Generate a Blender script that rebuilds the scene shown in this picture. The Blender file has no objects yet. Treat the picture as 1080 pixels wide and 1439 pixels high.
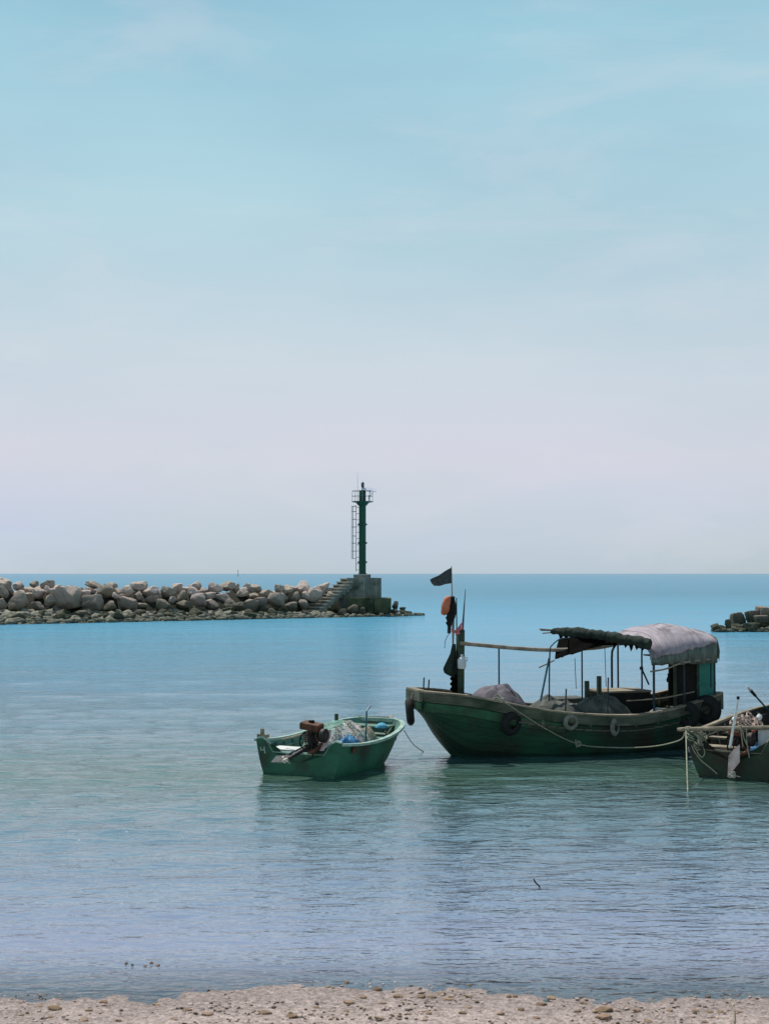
import bpy, bmesh, math, random
import numpy as np
from mathutils import Vector, Matrix, noise as mnoise

random.seed(7)
rng = np.random.default_rng(7)
R = math.radians
sc = bpy.context.scene
C = sc.collection

# ------------------------------------------------------------------ camera
FPX = 2000.0            # focal length in pixels of the 1080 x 1439 picture
CAMH = 4.0
PITCH = math.atan(86.5 / FPX)
cam = bpy.data.cameras.new('camera')
cam.sensor_fit = 'VERTICAL'; cam.sensor_height = 24.0
cam.lens = 24.0 * FPX / 1439.0
cam.clip_start = 0.1; cam.clip_end = 60000
cam.dof.use_dof = True; cam.dof.focus_distance = 34.0; cam.dof.aperture_fstop = 2.8
camo = bpy.data.objects.new('camera', cam); C.objects.link(camo)
camo.location = (0, 0, CAMH)
camo.rotation_euler = (math.pi / 2 + PITCH, 0, 0)
sc.camera = camo

# ------------------------------------------------------------------ light
SUN = Vector((-0.27, 0.40, 0.88)).normalized()
EL = math.asin(SUN.z); AZ = math.atan2(SUN.x, SUN.y)
sl = bpy.data.lights.new('sun', 'SUN'); sl.energy = 5.0; sl.angle = R(0.5); sl.color = (1.0, 0.955, 0.90)
so = bpy.data.objects.new('sun', sl); C.objects.link(so); so.location = (0, 0, 60)
so.rotation_euler = SUN.to_track_quat('Z', 'Y').to_euler()

w = bpy.data.worlds.new('World'); sc.world = w; w.use_nodes = True
nt = w.node_tree; nt.nodes.clear()
def wn(t, **k):
    n = nt.nodes.new(t)
    for a, b in k.items(): setattr(n, a, b)
    return n
SKYS = 0.085
wout = wn('ShaderNodeOutputWorld'); bg = wn('ShaderNodeBackground'); bg.inputs['Strength'].default_value = SKYS
sky = wn('ShaderNodeTexSky', sky_type='NISHITA'); sky.sun_disc = False
sky.sun_elevation = EL; sky.sun_rotation = AZ; sky.altitude = 0; sky.air_density = 1.0; sky.dust_density = 0.6; sky.ozone_density = 1.6
tc = wn('ShaderNodeTexCoord'); sep = wn('ShaderNodeSeparateXYZ')
nt.links.new(tc.outputs['Generated'], sep.inputs[0])
mapn = wn('ShaderNodeMapping'); mapn.inputs['Scale'].default_value = (3.0, 3.0, 11.0)
nt.links.new(tc.outputs['Generated'], mapn.inputs[0])
cn = wn('ShaderNodeTexNoise'); cn.inputs['Scale'].default_value = 1.0; cn.inputs['Detail'].default_value = 5; cn.inputs['Roughness'].default_value = 0.5
nt.links.new(mapn.outputs[0], cn.inputs[0])
# thin veil of high cloud and sea haze, thickest a few degrees over the horizon
vr = wn('ShaderNodeValToRGB')
el = vr.color_ramp.elements
el[0].position = 0.0; el[0].color = (0.80,) * 3 + (1,)
el[1].position = 1.0; el[1].color = (0.15,) * 3 + (1,)
for p, v in ((0.03, 0.88), (0.09, 0.97), (0.15, 0.95), (0.24, 0.92), (0.34, 0.88), (0.45, 0.72), (0.6, 0.34)):
    e = el.new(p); e.color = (v, v, v, 1)
nt.links.new(sep.outputs['Z'], vr.inputs[0])
mr = wn('ShaderNodeMapRange'); mr.inputs['From Min'].default_value = 0.3; mr.inputs['From Max'].default_value = 0.7
mr.inputs['To Min'].default_value = -0.17; mr.inputs['To Max'].default_value = 0.13
nt.links.new(cn.outputs['Fac'], mr.inputs['Value'])
ad = wn('ShaderNodeMath', operation='ADD', use_clamp=True)
nt.links.new(vr.outputs[0], ad.inputs[0]); nt.links.new(mr.outputs[0], ad.inputs[1])
vc = wn('ShaderNodeValToRGB')          # colour of the veil: blue-lavender at the horizon, pale pinkish, pale blue higher
ve = vc.color_ramp.elements
def s2l(c): return tuple((x / 12.92 if x <= 0.04045 else ((x + 0.055) / 1.055) ** 2.4) for x in c)
def rgb(r, g, b): return s2l((r / 255, g / 255, b / 255))
def put(e, p, c):
    e.position = p; e.color = (*[x / SKYS / 12.0 for x in rgb(*c)], 1)
put(ve[0], 0.0, (187, 204, 222)); put(ve[1], 1.0, (118, 180, 222))
for p, c in ((0.03, (196, 207, 226)), (0.08, (213, 214, 227)), (0.15, (203, 216, 226)), (0.245, (182, 214, 226)), (0.36, (163, 210, 226)), (0.5, (146, 200, 227)), (0.7, (128, 188, 224))):
    e = ve.new(p); put(e, p, c)
nt.links.new(sep.outputs['Z'], vc.inputs[0])
vm = wn('ShaderNodeVectorMath', operation='SCALE'); vm.inputs['Scale'].default_value = 12.0
nt.links.new(vc.outputs[0], vm.inputs[0])
st = wn('ShaderNodeMix', data_type='RGBA', blend_type='MULTIPLY'); st.inputs['Factor'].default_value = 1.0
st.inputs['B'].default_value = (0.95, 1.1, 1.0, 1)
nt.links.new(sky.outputs[0], st.inputs['A'])
mx = wn('ShaderNodeMix', data_type='RGBA')
nt.links.new(ad.outputs[0], mx.inputs['Factor']); nt.links.new(st.outputs['Result'], mx.inputs['A']); nt.links.new(vm.outputs[0], mx.inputs['B'])
# drifting wisps of thin cloud
mp2 = wn('ShaderNodeMapping'); mp2.inputs['Scale'].default_value = (4.5, 4.5, 17.0); mp2.inputs['Location'].default_value = (4.7, 1.3, 5.1); mp2.inputs['Rotation'].default_value = (0, R(3), 0)
nt.links.new(tc.outputs['Generated'], mp2.inputs[0])
c2 = wn('ShaderNodeTexNoise'); c2.inputs['Scale'].default_value = 1.2; c2.inputs['Detail'].default_value = 9; c2.inputs['Roughness'].default_value = 0.62; c2.inputs['Distortion'].default_value = 0.5
nt.links.new(mp2.outputs[0], c2.inputs[0])
m2 = wn('ShaderNodeMapRange', interpolation_type='SMOOTHSTEP'); m2.inputs['From Min'].default_value = 0.44; m2.inputs['From Max'].default_value = 0.74; m2.inputs['To Max'].default_value = 0.22
nt.links.new(c2.outputs['Fac'], m2.inputs['Value'])
wx = wn('ShaderNodeMix', data_type='RGBA'); wx.inputs['B'].default_value = (*[x / SKYS for x in rgb(225, 222, 230)], 1)
nt.links.new(m2.outputs[0], wx.inputs['Factor']); nt.links.new(mx.outputs['Result'], wx.inputs['A'])
nt.links.new(wx.outputs['Result'], bg.inputs['Color']); nt.links.new(bg.outputs[0], wout.inputs[0])

sc.view_settings.view_transform = 'Standard'; sc.view_settings.look = 'None'
sc.view_settings.exposure = 0.0; sc.view_settings.gamma = 1.0; sc.view_settings.use_curve_mapping = False
sc.cycles.use_denoising = True; sc.cycles.sample_clamp_direct = 1.6; sc.cycles.sample_clamp_indirect = 4
sc.cycles.max_bounces = 6; sc.cycles.transparent_max_bounces = 8

# ------------------------------------------------------------------ materials
MATS = {}
def mat(name, col, col2=None, rough=0.7, scale=4.0, bump=0.0, bscale=None, spec=0.3, metal=0.0, contrast=(0.35, 0.65),
        stretch=(1, 1, 1), stain=None, rand=0.0, detail=6, trans=0.0):
    """procedural paint / wood / cloth: two colours mixed by noise, optional stain of a third, optional per-object variation"""
    m = bpy.data.materials.new(name); m.use_nodes = True
    t = m.node_tree; b = t.nodes['Principled BSDF']; L = t.links
    b.inputs['Roughness'].default_value = rough; b.inputs['Metallic'].default_value = metal
    b.inputs['Specular IOR Level'].default_value = spec
    co = t.nodes.new('ShaderNodeTexCoord'); mp = t.nodes.new('ShaderNodeMapping'); mp.inputs['Scale'].default_value = stretch
    L.new(co.outputs['Object'], mp.inputs[0])
    n = t.nodes.new('ShaderNodeTexNoise'); n.inputs['Scale'].default_value = scale; n.inputs['Detail'].default_value = detail
    n.inputs['Roughness'].default_value = 0.62
    L.new(mp.outputs[0], n.inputs[0])
    r = t.nodes.new('ShaderNodeMapRange'); r.inputs['From Min'].default_value = contrast[0]; r.inputs['From Max'].default_value = contrast[1]
    L.new(n.outputs['Fac'], r.inputs['Value'])
    mix = t.nodes.new('ShaderNodeMix'); mix.data_type = 'RGBA'
    mix.inputs['A'].default_value = (*rgb(*col), 1); mix.inputs['B'].default_value = (*rgb(*(col2 or col)), 1)
    L.new(r.outputs[0], mix.inputs['Factor'])
    out = mix.outputs['Result']
    if stain:
        c3, sc3, lo, hi = stain
        n3 = t.nodes.new('ShaderNodeTexNoise'); n3.inputs['Scale'].default_value = sc3; n3.inputs['Detail'].default_value = 8
        L.new(co.outputs['Object'], n3.inputs[0])
        r3 = t.nodes.new('ShaderNodeMapRange'); r3.inputs['From Min'].default_value = lo; r3.inputs['From Max'].default_value = hi
        L.new(n3.outputs['Fac'], r3.inputs['Value'])
        m3 = t.nodes.new('ShaderNodeMix'); m3.data_type = 'RGBA'; m3.inputs['B'].default_value = (*rgb(*c3), 1)
        L.new(r3.outputs[0], m3.inputs['Factor']); L.new(out, m3.inputs['A']); out = m3.outputs['Result']
    if rand:
        oi = t.nodes.new('ShaderNodeObjectInfo')
        rr = t.nodes.new('ShaderNodeMapRange'); rr.inputs['To Min'].default_value = 1 - rand; rr.inputs['To Max'].default_value = 1 + rand
        L.new(oi.outputs['Random'], rr.inputs['Value'])
        hv = t.nodes.new('ShaderNodeHueSaturation'); L.new(rr.outputs[0], hv.inputs['Value']); L.new(out, hv.inputs['Color']); out = hv.outputs[0]
    L.new(out, b.inputs['Base Color'])
    if bump:
        nb = t.nodes.new('ShaderNodeTexNoise'); nb.inputs['Scale'].default_value = bscale or scale * 4; nb.inputs['Detail'].default_value = 6
        L.new(mp.outputs[0], nb.inputs[0])
        bp = t.nodes.new('ShaderNodeBump'); bp.inputs['Strength'].default_value = bump; bp.inputs['Distance'].default_value = 0.03
        L.new(nb.outputs['Fac'], bp.inputs['Height']); L.new(bp.outputs[0], b.inputs['Normal'])
    MATS[name] = m
    return m

M = dict(
    hull=mat('green_hull_paint', (36, 78, 55), (25, 56, 42), 0.6, 1.6, 0.3, 14, stretch=(0.6, 0.6, 2.0), stain=((44, 42, 34), 1.1, 0.46, 0.68), rand=0.28),
    hull_light=mat('light_green_paint', (60, 104, 78), (42, 82, 60), 0.65, 3, 0.25, 14, stain=((56, 60, 48), 2.2, 0.46, 0.66)),
    skiff=mat('skiff_green_paint', (42, 102, 76), (29, 76, 56), 0.6, 1.8, 0.2, 12, stretch=(1, 1, 1.6), stain=((40, 44, 34), 1.7, 0.50, 0.72)),
    skiff_in=mat('skiff_teal_inside', (98, 138, 124), (60, 98, 88), 0.65, 4, 0.2, 16, stain=((90, 84, 66), 3.0, 0.52, 0.7)),
    skiff_cap=mat('skiff_teal_gunwale', (158, 178, 166), (112, 140, 126), 0.65, 5, 0.2, 18),
    wale=mat('weathered_wale', (104, 106, 92), (70, 76, 64), 0.85, 3, 0.5, 20, stretch=(0.4, 1, 3), stain=((50, 62, 50), 1.8, 0.46, 0.66)),
    wood=mat('weathered_wood', (150, 138, 118), (100, 92, 78), 0.85, 4, 0.5, 24, stretch=(0.5, 1, 2)),
    deck=mat('deck_boards', (104, 102, 88), (64, 64, 56), 0.85, 5, 0.4, 24),
    darkwood=mat('dark_oily_wood', (48, 42, 34), (30, 28, 24), 0.8, 5, 0.4, 22),
    bamboo=mat('bamboo_pole', (168, 152, 132), (116, 104, 90), 0.6, 5, 0.2, 20, stretch=(1, 1, 0.6)),
    mast=mat('dark_green_timber', (58, 76, 58), (34, 48, 38), 0.8, 5, 0.4, 24),
    steel=mat('dark_blue_steel', (40, 58, 68), (30, 42, 48), 0.5, 8, 0.2, 30, metal=0.3),
    tealpole=mat('teal_steel', (44, 104, 116), (34, 72, 82), 0.5, 8, 0.1, 30),
    tyre=mat('tyre_rubber', (30, 32, 31), (20, 22, 22), 0.75, 6, 0.3, 40),
    tyre_old=mat('old_tyre_rubber', (132, 132, 120), (88, 90, 82), 0.9, 6, 0.4, 30),
    tarp_grey=mat('grey_tarp', (88, 90, 82), (56, 60, 54), 0.8, 5, 0.6, 9, stain=((44, 46, 42), 3, 0.5, 0.7)),
    tarp_lilac=mat('lilac_tarp', (108, 100, 108), (78, 74, 80), 0.8, 5, 0.6, 9, stain=((60, 58, 58), 3, 0.5, 0.7)),
    canopy=mat('pink_canopy_tarp', (164, 152, 158), (134, 126, 130), 0.8, 5, 0.35, 9, stretch=(2.4, .35, .6), stain=((100, 94, 96), 2.6, 0.50, 0.72)),
    flap=mat('grey_canopy_flap', (112, 120, 112), (70, 80, 72), 0.8, 6, 0.3, 20, stretch=(3, 3, 0.5)),
    roll=mat('dark_rolled_net', (44, 58, 48), (26, 36, 30), 0.9, 10, 0.8, 40),
    net_dark=mat('dark_net_sheet', (18, 18, 15), (10, 11, 10), 1.0, 12, 0.7, 60, spec=0.02),
    cabin=mat('teal_cabin_paint', (52, 132, 118), (40, 106, 96), 0.6, 3, 0.15, 12),
    black=mat('black_cloth', (26, 28, 26), (16, 18, 18), 0.9, 10, 0.5, 40),
    flag=mat('faded_black_flag', (84, 90, 88), (44, 50, 50), 0.95, 22, 0.4, 60),
    orange=mat('orange_foam', (196, 116, 84), (166, 92, 64), 0.7, 6, 0.3, 20),
    pinkrope=mat('pink_rope', (206, 130, 126), (170, 90, 92), 0.8, 10),
    white=mat('white_plastic', (214, 216, 214), (180, 184, 184), 0.45, 6, 0.1, 20),
    rope=mat('pale_rope', (158, 158, 136), (116, 118, 100), 0.9, 20, 0.4, 60),
    net=mat('pale_fishing_net', (206, 186, 184), (160, 176, 168), 0.95, 5, 0.9, 38, contrast=(0.42, 0.58)),
    netstrand=mat('net_strands', (206, 196, 192), (140, 176, 164), 0.9, 2.5, rand=0.1),
    blue=mat('blue_cloth', (84, 142, 176), (52, 96, 146), 0.8, 5, 0.4, 20),
    bluewhite=mat('blue_white_net', (140, 164, 178), (92, 122, 142), 0.9, 9, 0.8, 40),
    rust=mat('rusty_motor', (110, 66, 42), (70, 46, 34), 0.75, 7, 0.4, 30, stain=((40, 34, 30), 6, 0.5, 0.7)),
    motor=mat('dark_motor_metal', (58, 50, 44), (36, 34, 32), 0.6, 8, 0.3, 30, metal=0.3),
    plate=mat('weathered_plate', (200, 182, 176), (160, 140, 134), 0.65, 6, 0.3, 24, stain=((120, 96, 84), 5, 0.55, 0.75)),
    bone=mat('pale_propeller', (184, 178, 166), (140, 132, 120), 0.5, 6, 0.1, 20),
    tower=mat('tower_green_paint', (22, 80, 60), (16, 64, 50), 0.6, 1.4, 0.05, 6, stretch=(2, 2, 0.25), stain=((72, 66, 48), 2.2, 0.58, 0.78)),
    towersteel=mat('tower_rail_steel', (58, 84, 80), (48, 72, 70), 0.5, 4),
    galv=mat('galvanised_rail', (150, 146, 156), (120, 118, 128), 0.5, 4),
    panel=mat('solar_panel', (196, 194, 206), (170, 170, 184), 0.25, 3, spec=0.6),
    lamp=mat('lantern_glass', (46, 66, 82), (32, 48, 62), 0.25, 3, spec=0.6),
    conc=mat('weathered_concrete', (138, 138, 128), (96, 100, 90), 0.9, 0.9, 0.5, 5, stretch=(1, 1, 0.35), stain=((56, 64, 50), 0.7, 0.48, 0.66)),
    conc_moss=mat('mossy_concrete', (86, 92, 66), (56, 66, 46), 0.95, 1.1, 0.6, 6, stain=((36, 46, 34), 0.9, 0.5, 0.66)),
    tread=mat('sunlit_concrete_tread', (186, 180, 164), (146, 142, 128), 0.9, 1.5, 0.4, 8),  # tread tops coloured paler than the risers, sunlight put into the colour
    interior=mat('cabin_shade_dark', (34, 32, 28), (22, 22, 20), 0.9, 5),  # near black, stands in for the shade inside the cabin
)

def rock_material(name, tan, pink, grey, moss_lo, moss_hi, objscale=1.3):
    m = bpy.data.materials.new(name); m.use_nodes = True
    t = m.node_tree; b = t.nodes['Principled BSDF']; L = t.links; N = t.nodes.new
    b.inputs['Roughness'].default_value = 0.95; b.inputs['Specular IOR Level'].default_value = 0.08
    geo = N('ShaderNodeNewGeometry'); oi = N('ShaderNodeObjectInfo')
    n1 = N('ShaderNodeTexNoise'); n1.inputs['Scale'].default_value = objscale; n1.inputs['Detail'].default_value = 7; n1.inputs['Roughness'].default_value = 0.65
    L.new(geo.outputs['Position'], n1.inputs[0])
    cr = N('ShaderNodeValToRGB'); e = cr.color_ramp.elements
    e[0].position = 0.0; e[0].color = (*rgb(*grey), 1); e[1].position = 1.0; e[1].color = (*rgb(*pink), 1)
    k = e.new(0.35); k.color = (*rgb(*tan), 1)
    k = e.new(0.7); k.color = (*rgb(*[int((a + c) / 2) for a, c in zip(tan, pink)]), 1)
    ad = N('ShaderNodeMath'); ad.operation = 'MULTIPLY_ADD'; ad.inputs[1].default_value = 0.55
    mul = N('ShaderNodeMath'); mul.operation = 'MULTIPLY'; mul.inputs[1].default_value = 0.55
    L.new(oi.outputs['Random'], mul.inputs[0]); L.new(n1.outputs['Fac'], ad.inputs[0]); L.new(mul.outputs[0], ad.inputs[2])
    L.new(ad.outputs[0], cr.inputs[0])
    # dark stains
    n2 = N('ShaderNodeTexNoise'); n2.inputs['Scale'].default_value = objscale * 2.3; n2.inputs['Detail'].default_value = 8; n2.inputs['Roughness'].default_value = 0.7
    L.new(geo.outputs['Position'], n2.inputs[0])
    r2 = N('ShaderNodeMapRange'); r2.inputs['From Min'].default_value = 0.52; r2.inputs['From Max'].default_value = 0.72; r2.inputs['To Max'].default_value = 0.65
    L.new(n2.outputs['Fac'], r2.inputs['Value'])
    m2 = N('ShaderNodeMix'); m2.data_type = 'RGBA'; m2.inputs['B'].default_value = (*rgb(70, 66, 58), 1)
    L.new(r2.outputs[0], m2.inputs['Factor']); L.new(cr.outputs[0], m2.inputs['A'])
    # green-brown algae below the splash line
    sp = N('ShaderNodeSeparateXYZ'); L.new(geo.outputs['Position'], sp.inputs[0])
    n3 = N('ShaderNodeTexNoise'); n3.inputs['Scale'].default_value = 0.8; n3.inputs['Detail'].default_value = 6
    L.new(geo.outputs['Position'], n3.inputs[0])
    a3 = N('ShaderNodeMath'); a3.operation = 'MULTIPLY_ADD'; a3.inputs[1].default_value = 1.6; L.new(n3.outputs['Fac'], a3.inputs[0]); L.new(sp.outputs['Z'], a3.inputs[2])
    r3 = N('ShaderNodeMapRange'); r3.inputs['From Min'].default_value = moss_lo + 0.8; r3.inputs['From Max'].default_value = moss_hi + 0.8
    r3.inputs['To Min'].default_value = 0.9; r3.inputs['To Max'].default_value = 0.0
    L.new(a3.outputs[0], r3.inputs['Value'])
    m3 = N('ShaderNodeMix'); m3.data_type = 'RGBA'; m3.inputs['B'].default_value = (*rgb(46, 56, 40), 1)
    L.new(r3.outputs[0], m3.inputs['Factor']); L.new(m2.outputs['Result'], m3.inputs['A'])
    L.new(m3.outputs['Result'], b.inputs['Base Color'])
    nb = N('ShaderNodeTexNoise'); nb.inputs['Scale'].default_value = objscale * 5; nb.inputs['Detail'].default_value = 8; nb.inputs['Roughness'].default_value = 0.65
    L.new(geo.outputs['Position'], nb.inputs[0])
    bp = N('ShaderNodeBump'); bp.inputs['Strength'].default_value = 0.9; bp.inputs['Distance'].default_value = 0.2 / objscale
    L.new(nb.outputs['Fac'], bp.inputs['Height']); L.new(bp.outputs[0], b.inputs['Normal'])
    return m
M['rock'] = rock_material('granite_boulder', (172, 158, 142), (212, 190, 182), (92, 92, 84), 0.7, 2.7)
M['rubble'] = rock_material('weedy_rubble', (140, 138, 124), (164, 154, 140), (78, 82, 72), -0.5, 0.9)
M['core'] = rock_material('shade_dark_rubble_core', (50, 48, 42), (54, 50, 44), (40, 42, 36), 0.4, 2.0)  # shade between the boulders is put into this dark colour
M['beachstone'] = rock_material('beach_stone', (134, 112, 90), (164, 138, 120), (92, 84, 74), -3, -2, 14)

# ------------------------------------------------------------------ mesh helpers
class MB:
    def __init__(s): s.v = []; s.f = []
    def add(s, vs, fs):
        o = len(s.v); s.v += [tuple(p) for p in vs]; s.f += [tuple(i + o for i in q) for q in fs]; return s
    def box(s, c, size, rot=None):
        x, y, z = [a / 2 for a in size]
        vs = [Vector((i * x, j * y, k * z)) for i in (-1, 1) for j in (-1, 1) for k in (-1, 1)]
        if rot is not None: vs = [rot @ p for p in vs]
        c = Vector(c)
        return s.add([p + c for p in vs], [(0, 1, 3, 2), (4, 6, 7, 5), (0, 4, 5, 1), (2, 3, 7, 6), (0, 2, 6, 4), (1, 5, 7, 3)])
    def beam(s, a, b, wd, ht, up=(0, 0, 1)):
        a = Vector(a); b = Vector(b); d = (b - a).normalized(); u = Vector(up)
        sd = d.cross(u).normalized(); u = sd.cross(d)
        vs = []
        for p in (a, b):
            for i, j in ((-1, -1), (1, -1), (1, 1), (-1, 1)): vs.append(p + sd * i * wd / 2 + u * j * ht / 2)
        return s.add(vs, [(0, 3, 2, 1), (4, 5, 6, 7), (0, 1, 5, 4), (1, 2, 6, 5), (2, 3, 7, 6), (3, 0, 4, 7)])
    def tube(s, pts, r, n=8, cap=True, closed=False):
        pts = [Vector(p) for p in pts]; m = len(pts)
        rs = r if hasattr(r, '__len__') else [r] * m
        rings = []; prev = None
        for i in range(m):
            if closed: d = pts[(i + 1) % m] - pts[i - 1]
            else: d = pts[min(i + 1, m - 1)] - pts[max(i - 1, 0)]
            if d.length < 1e-9: d = Vector((0, 0, 1))
            d.normalize()
            if prev is None:
                a = Vector((0, 0, 1)) if abs(d.z) < 0.9 else Vector((1, 0, 0)); u = d.cross(a).normalized()
            else:
                u = prev - d * prev.dot(d)
                u = u.normalized() if u.length > 1e-6 else d.orthogonal().normalized()
            prev = u; v = d.cross(u)
            rings.append([pts[i] + (u * math.cos(2 * math.pi * k / n) + v * math.sin(2 * math.pi * k / n)) * rs[i] for k in range(n)])
        vs = [p for g in rings for p in g]; fs = []
        for i in range(m if closed else m - 1):
            j = (i + 1) % m
            for k in range(n):
                fs.append((i * n + k, i * n + (k + 1) % n, j * n + (k + 1) % n, j * n + k))
        if cap and not closed:
            fs.append(tuple(range(n - 1, -1, -1))); fs.append(tuple((m - 1) * n + k for k in range(n)))
        return s.add(vs, fs)
    def lathe(s, prof, c=(0, 0, 0), n=24, axis=None):
        vs = []; fs = []; c = Vector(c)
        q = Vector((0, 0, 1)).rotation_difference(Vector(axis)) if axis is not None else None
        for r, z in prof:
            for k in range(n):
                p = Vector((r * math.cos(2 * math.pi * k / n), r * math.sin(2 * math.pi * k / n), z))
                if q: p = q @ p
                vs.append(p + c)
        m = len(prof)
        for i in range(m - 1):
            for k in range(n): fs.append((i * n + k, i * n + (k + 1) % n, (i + 1) * n + (k + 1) % n, (i + 1) * n + k))
        if prof[0][0] > 1e-6: fs.append(tuple(range(n - 1, -1, -1)))
        if prof[-1][0] > 1e-6: fs.append(tuple((m - 1) * n + k for k in range(n)))
        return s.add(vs, fs)
    def grid(s, rows, closed=False):
        m = len(rows); n = len(rows[0]); fs = []
        for i in range(m - 1):
            for k in range(n if closed else n - 1):
                fs.append((i * n + k, i * n + (k + 1) % n, (i + 1) * n + (k + 1) % n, (i + 1) * n + k))
        return s.add([p for g in rows for p in g], fs)
    def poly(s, pts, th=(0, 0, 0)):
        n = len(pts); t = Vector(th); a = [Vector(p) for p in pts]
        fs = [tuple(range(n))]
        if t.length > 0:
            a = [p - t / 2 for p in a] + [p + t / 2 for p in a]
            fs = [tuple(range(n - 1, -1, -1)), tuple(range(n, 2 * n))] + [(i, (i + 1) % n, n + (i + 1) % n, n + i) for i in range(n)]
        return s.add(a, fs)

BASE = {}        # object name -> (frame-local base point)
def smooth_curve(pts, k=6):
    P = [Vector(p) for p in pts]
    if len(P) < 3: return P
    Q = [P[0] * 2 - P[1]] + P + [P[-1] * 2 - P[-2]]; out = []
    for i in range(1, len(Q) - 2):
        for j in range(k):
            t = j / k; a, b, c, d = Q[i - 1], Q[i], Q[i + 1], Q[i + 2]
            out.append(0.5 * ((2 * b) + (c - a) * t + (2 * a - 5 * b + 4 * c - d) * t * t + (3 * b - a - 3 * c + d) * t ** 3))
    return out + [P[-1]]

def ray(px, py):
    u = px - 540.0; v = 719.5 - py
    return Vector((u, FPX * math.cos(PITCH) - v * math.sin(PITCH), FPX * math.sin(PITCH) + v * math.cos(PITCH)))
def at(px, py, Y):
    d = ray(px, py); return Vector((0, 0, CAMH)) + d * (Y / d.y)
def at_z(px, py, z=0.0):
    d = ray(px, py); return Vector((0, 0, CAMH)) + d * ((z - CAMH) / d.z)

class Frame:
    def __init__(s, x=0, y=0, ang=0, z=0):
        s.o = Vector((x, y, z)); s.a = R(ang); c, n = math.cos(s.a), math.sin(s.a)
        s.ux = Vector((c, n, 0)); s.uy = Vector((-n, c, 0))
    def W(s, p): return s.o + s.ux * p[0] + s.uy * p[1] + Vector((0, 0, p[2]))
    def L(s, q):
        d = Vector(q) - s.o; return Vector((d.dot(s.ux), d.dot(s.uy), d.z))
    def pix(s, px, py, n):            # point of the vertical plane local y = n seen at that picture point
        d = ray(px, py); c = Vector((0, 0, CAMH)) - s.o
        t = (n - c.dot(s.uy)) / d.dot(s.uy)
        return s.L(Vector((0, 0, CAMH)) + d * t)
WORLD = Frame()

def tag(o, label, cat, group=None, kind=None):
    if label: o['label'] = label
    if cat: o['category'] = cat
    if group: o['group'] = group
    if kind: o['kind'] = kind
    return o
def mesh_of(mb, name, m, smooth=True, angle=40):
    me = bpy.data.meshes.new(name); me.from_pydata([tuple(p) for p in mb.v], [], mb.f)
    bm = bmesh.new(); bm.from_mesh(me); bmesh.ops.recalc_face_normals(bm, faces=bm.faces); bm.to_mesh(me); bm.free()
    me.materials.append(m)
    if smooth:
        me.polygons.foreach_set('use_smooth', [True] * len(me.polygons))
        me.set_sharp_from_angle(angle=R(angle))
    return me
def thing(name, label, cat, fr=WORLD, base=(0, 0, 0), group=None, kind=None):
    o = bpy.data.objects.new(name, None); C.objects.link(o); o.empty_display_size = 0.1
    o.location = fr.W(base); o.rotation_euler = (0, 0, fr.a); BASE[o] = Vector(base)
    return tag(o, label, cat, group, kind)
def part(mb, name, m, parent, smooth=True, angle=40, solid=0.0):
    b = BASE[parent]
    mb.v = [tuple(Vector(p) - b) for p in mb.v]
    o = bpy.data.objects.new(name, mesh_of(mb, name, m, smooth, angle)); C.objects.link(o); o.parent = parent; BASE[o] = b
    if solid:
        md = o.modifiers.new('thickness', 'SOLIDIFY'); md.thickness = solid; md.offset = 0
    return o
def single(mb, name, m, label, cat, fr=WORLD, base=(0, 0, 0), group=None, kind=None, smooth=True, angle=40, solid=0.0):
    b = Vector(base); mb.v = [tuple(Vector(p) - b) for p in mb.v]
    o = bpy.data.objects.new(name, mesh_of(mb, name, m, smooth, angle)); C.objects.link(o)
    o.location = fr.W(base); o.rotation_euler = (0, 0, fr.a); BASE[o] = b
    if solid:
        md = o.modifiers.new('thickness', 'SOLIDIFY'); md.thickness = solid; md.offset = 0
    return tag(o, label, cat, group, kind)
def nz(x, y, z=0.0): return mnoise.noise(Vector((x, y, z)))
def lerp_tab(tab, x):
    return float(np.interp(x, [a for a, _ in tab], [b for _, b in tab]))
def smooth_tab(tab, x):
    xs = [a for a, _ in tab]; ys = [b for _, b in tab]
    if x <= xs[0]: return ys[0]
    if x >= xs[-1]: return ys[-1]
    i = max(j for j in range(len(xs)) if xs[j] <= x); i = min(i, len(xs) - 2)
    def sl(j):
        if j <= 0: return (ys[1] - ys[0]) / (xs[1] - xs[0])
        if j >= len(xs) - 1: return (ys[-1] - ys[-2]) / (xs[-1] - xs[-2])
        return (ys[j + 1] - ys[j - 1]) / (xs[j + 1] - xs[j - 1])
    h = xs[i + 1] - xs[i]; t = (x - xs[i]) / h
    return ((2 * t**3 - 3 * t**2 + 1) * ys[i] + (t**3 - 2 * t**2 + t) * h * sl(i) + (-2 * t**3 + 3 * t**2) * ys[i + 1] + (t**3 - t**2) * h * sl(i + 1))

# ------------------------------------------------------------------ beach
SHORE = [(-12, 13.45), (-3.6, 13.5), (-2.4, 13.62), (-1.4, 13.78), (-0.6, 13.95), (0.2, 13.9), (1.0, 13.75), (1.8, 13.65), (2.6, 13.55), (3.6, 13.5), (12, 13.5)]
def beach_z(x, y):
    d = smooth_tab(SHORE, x) - y
    if d > 0: z = 0.045 * d + (0.16 * max(0, d - 2.5)) + 0.0
    else: z = 0.045 * d - 0.012 * d * d * (1 if d > -40 else 1)
    z = max(z, -5.5)
    if -3 < d < 4:
        z += 0.016 * nz(x * 1.6, y * 1.6) + 0.010 * nz(x * 5, y * 5, 3)
    return z
ys = np.concatenate([np.linspace(-45, 8, 14), np.linspace(9, 12, 9), np.linspace(12.2, 16, 60), np.linspace(16.5, 45, 20), [60, 120, 400, 3000, 24000]])
xs = np.concatenate([[-26000, -3000, -400, -120, -60, -30, -14, -8], np.linspace(-5, 5, 150), [8, 14, 30, 60, 120, 400, 3000, 26000]])
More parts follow.
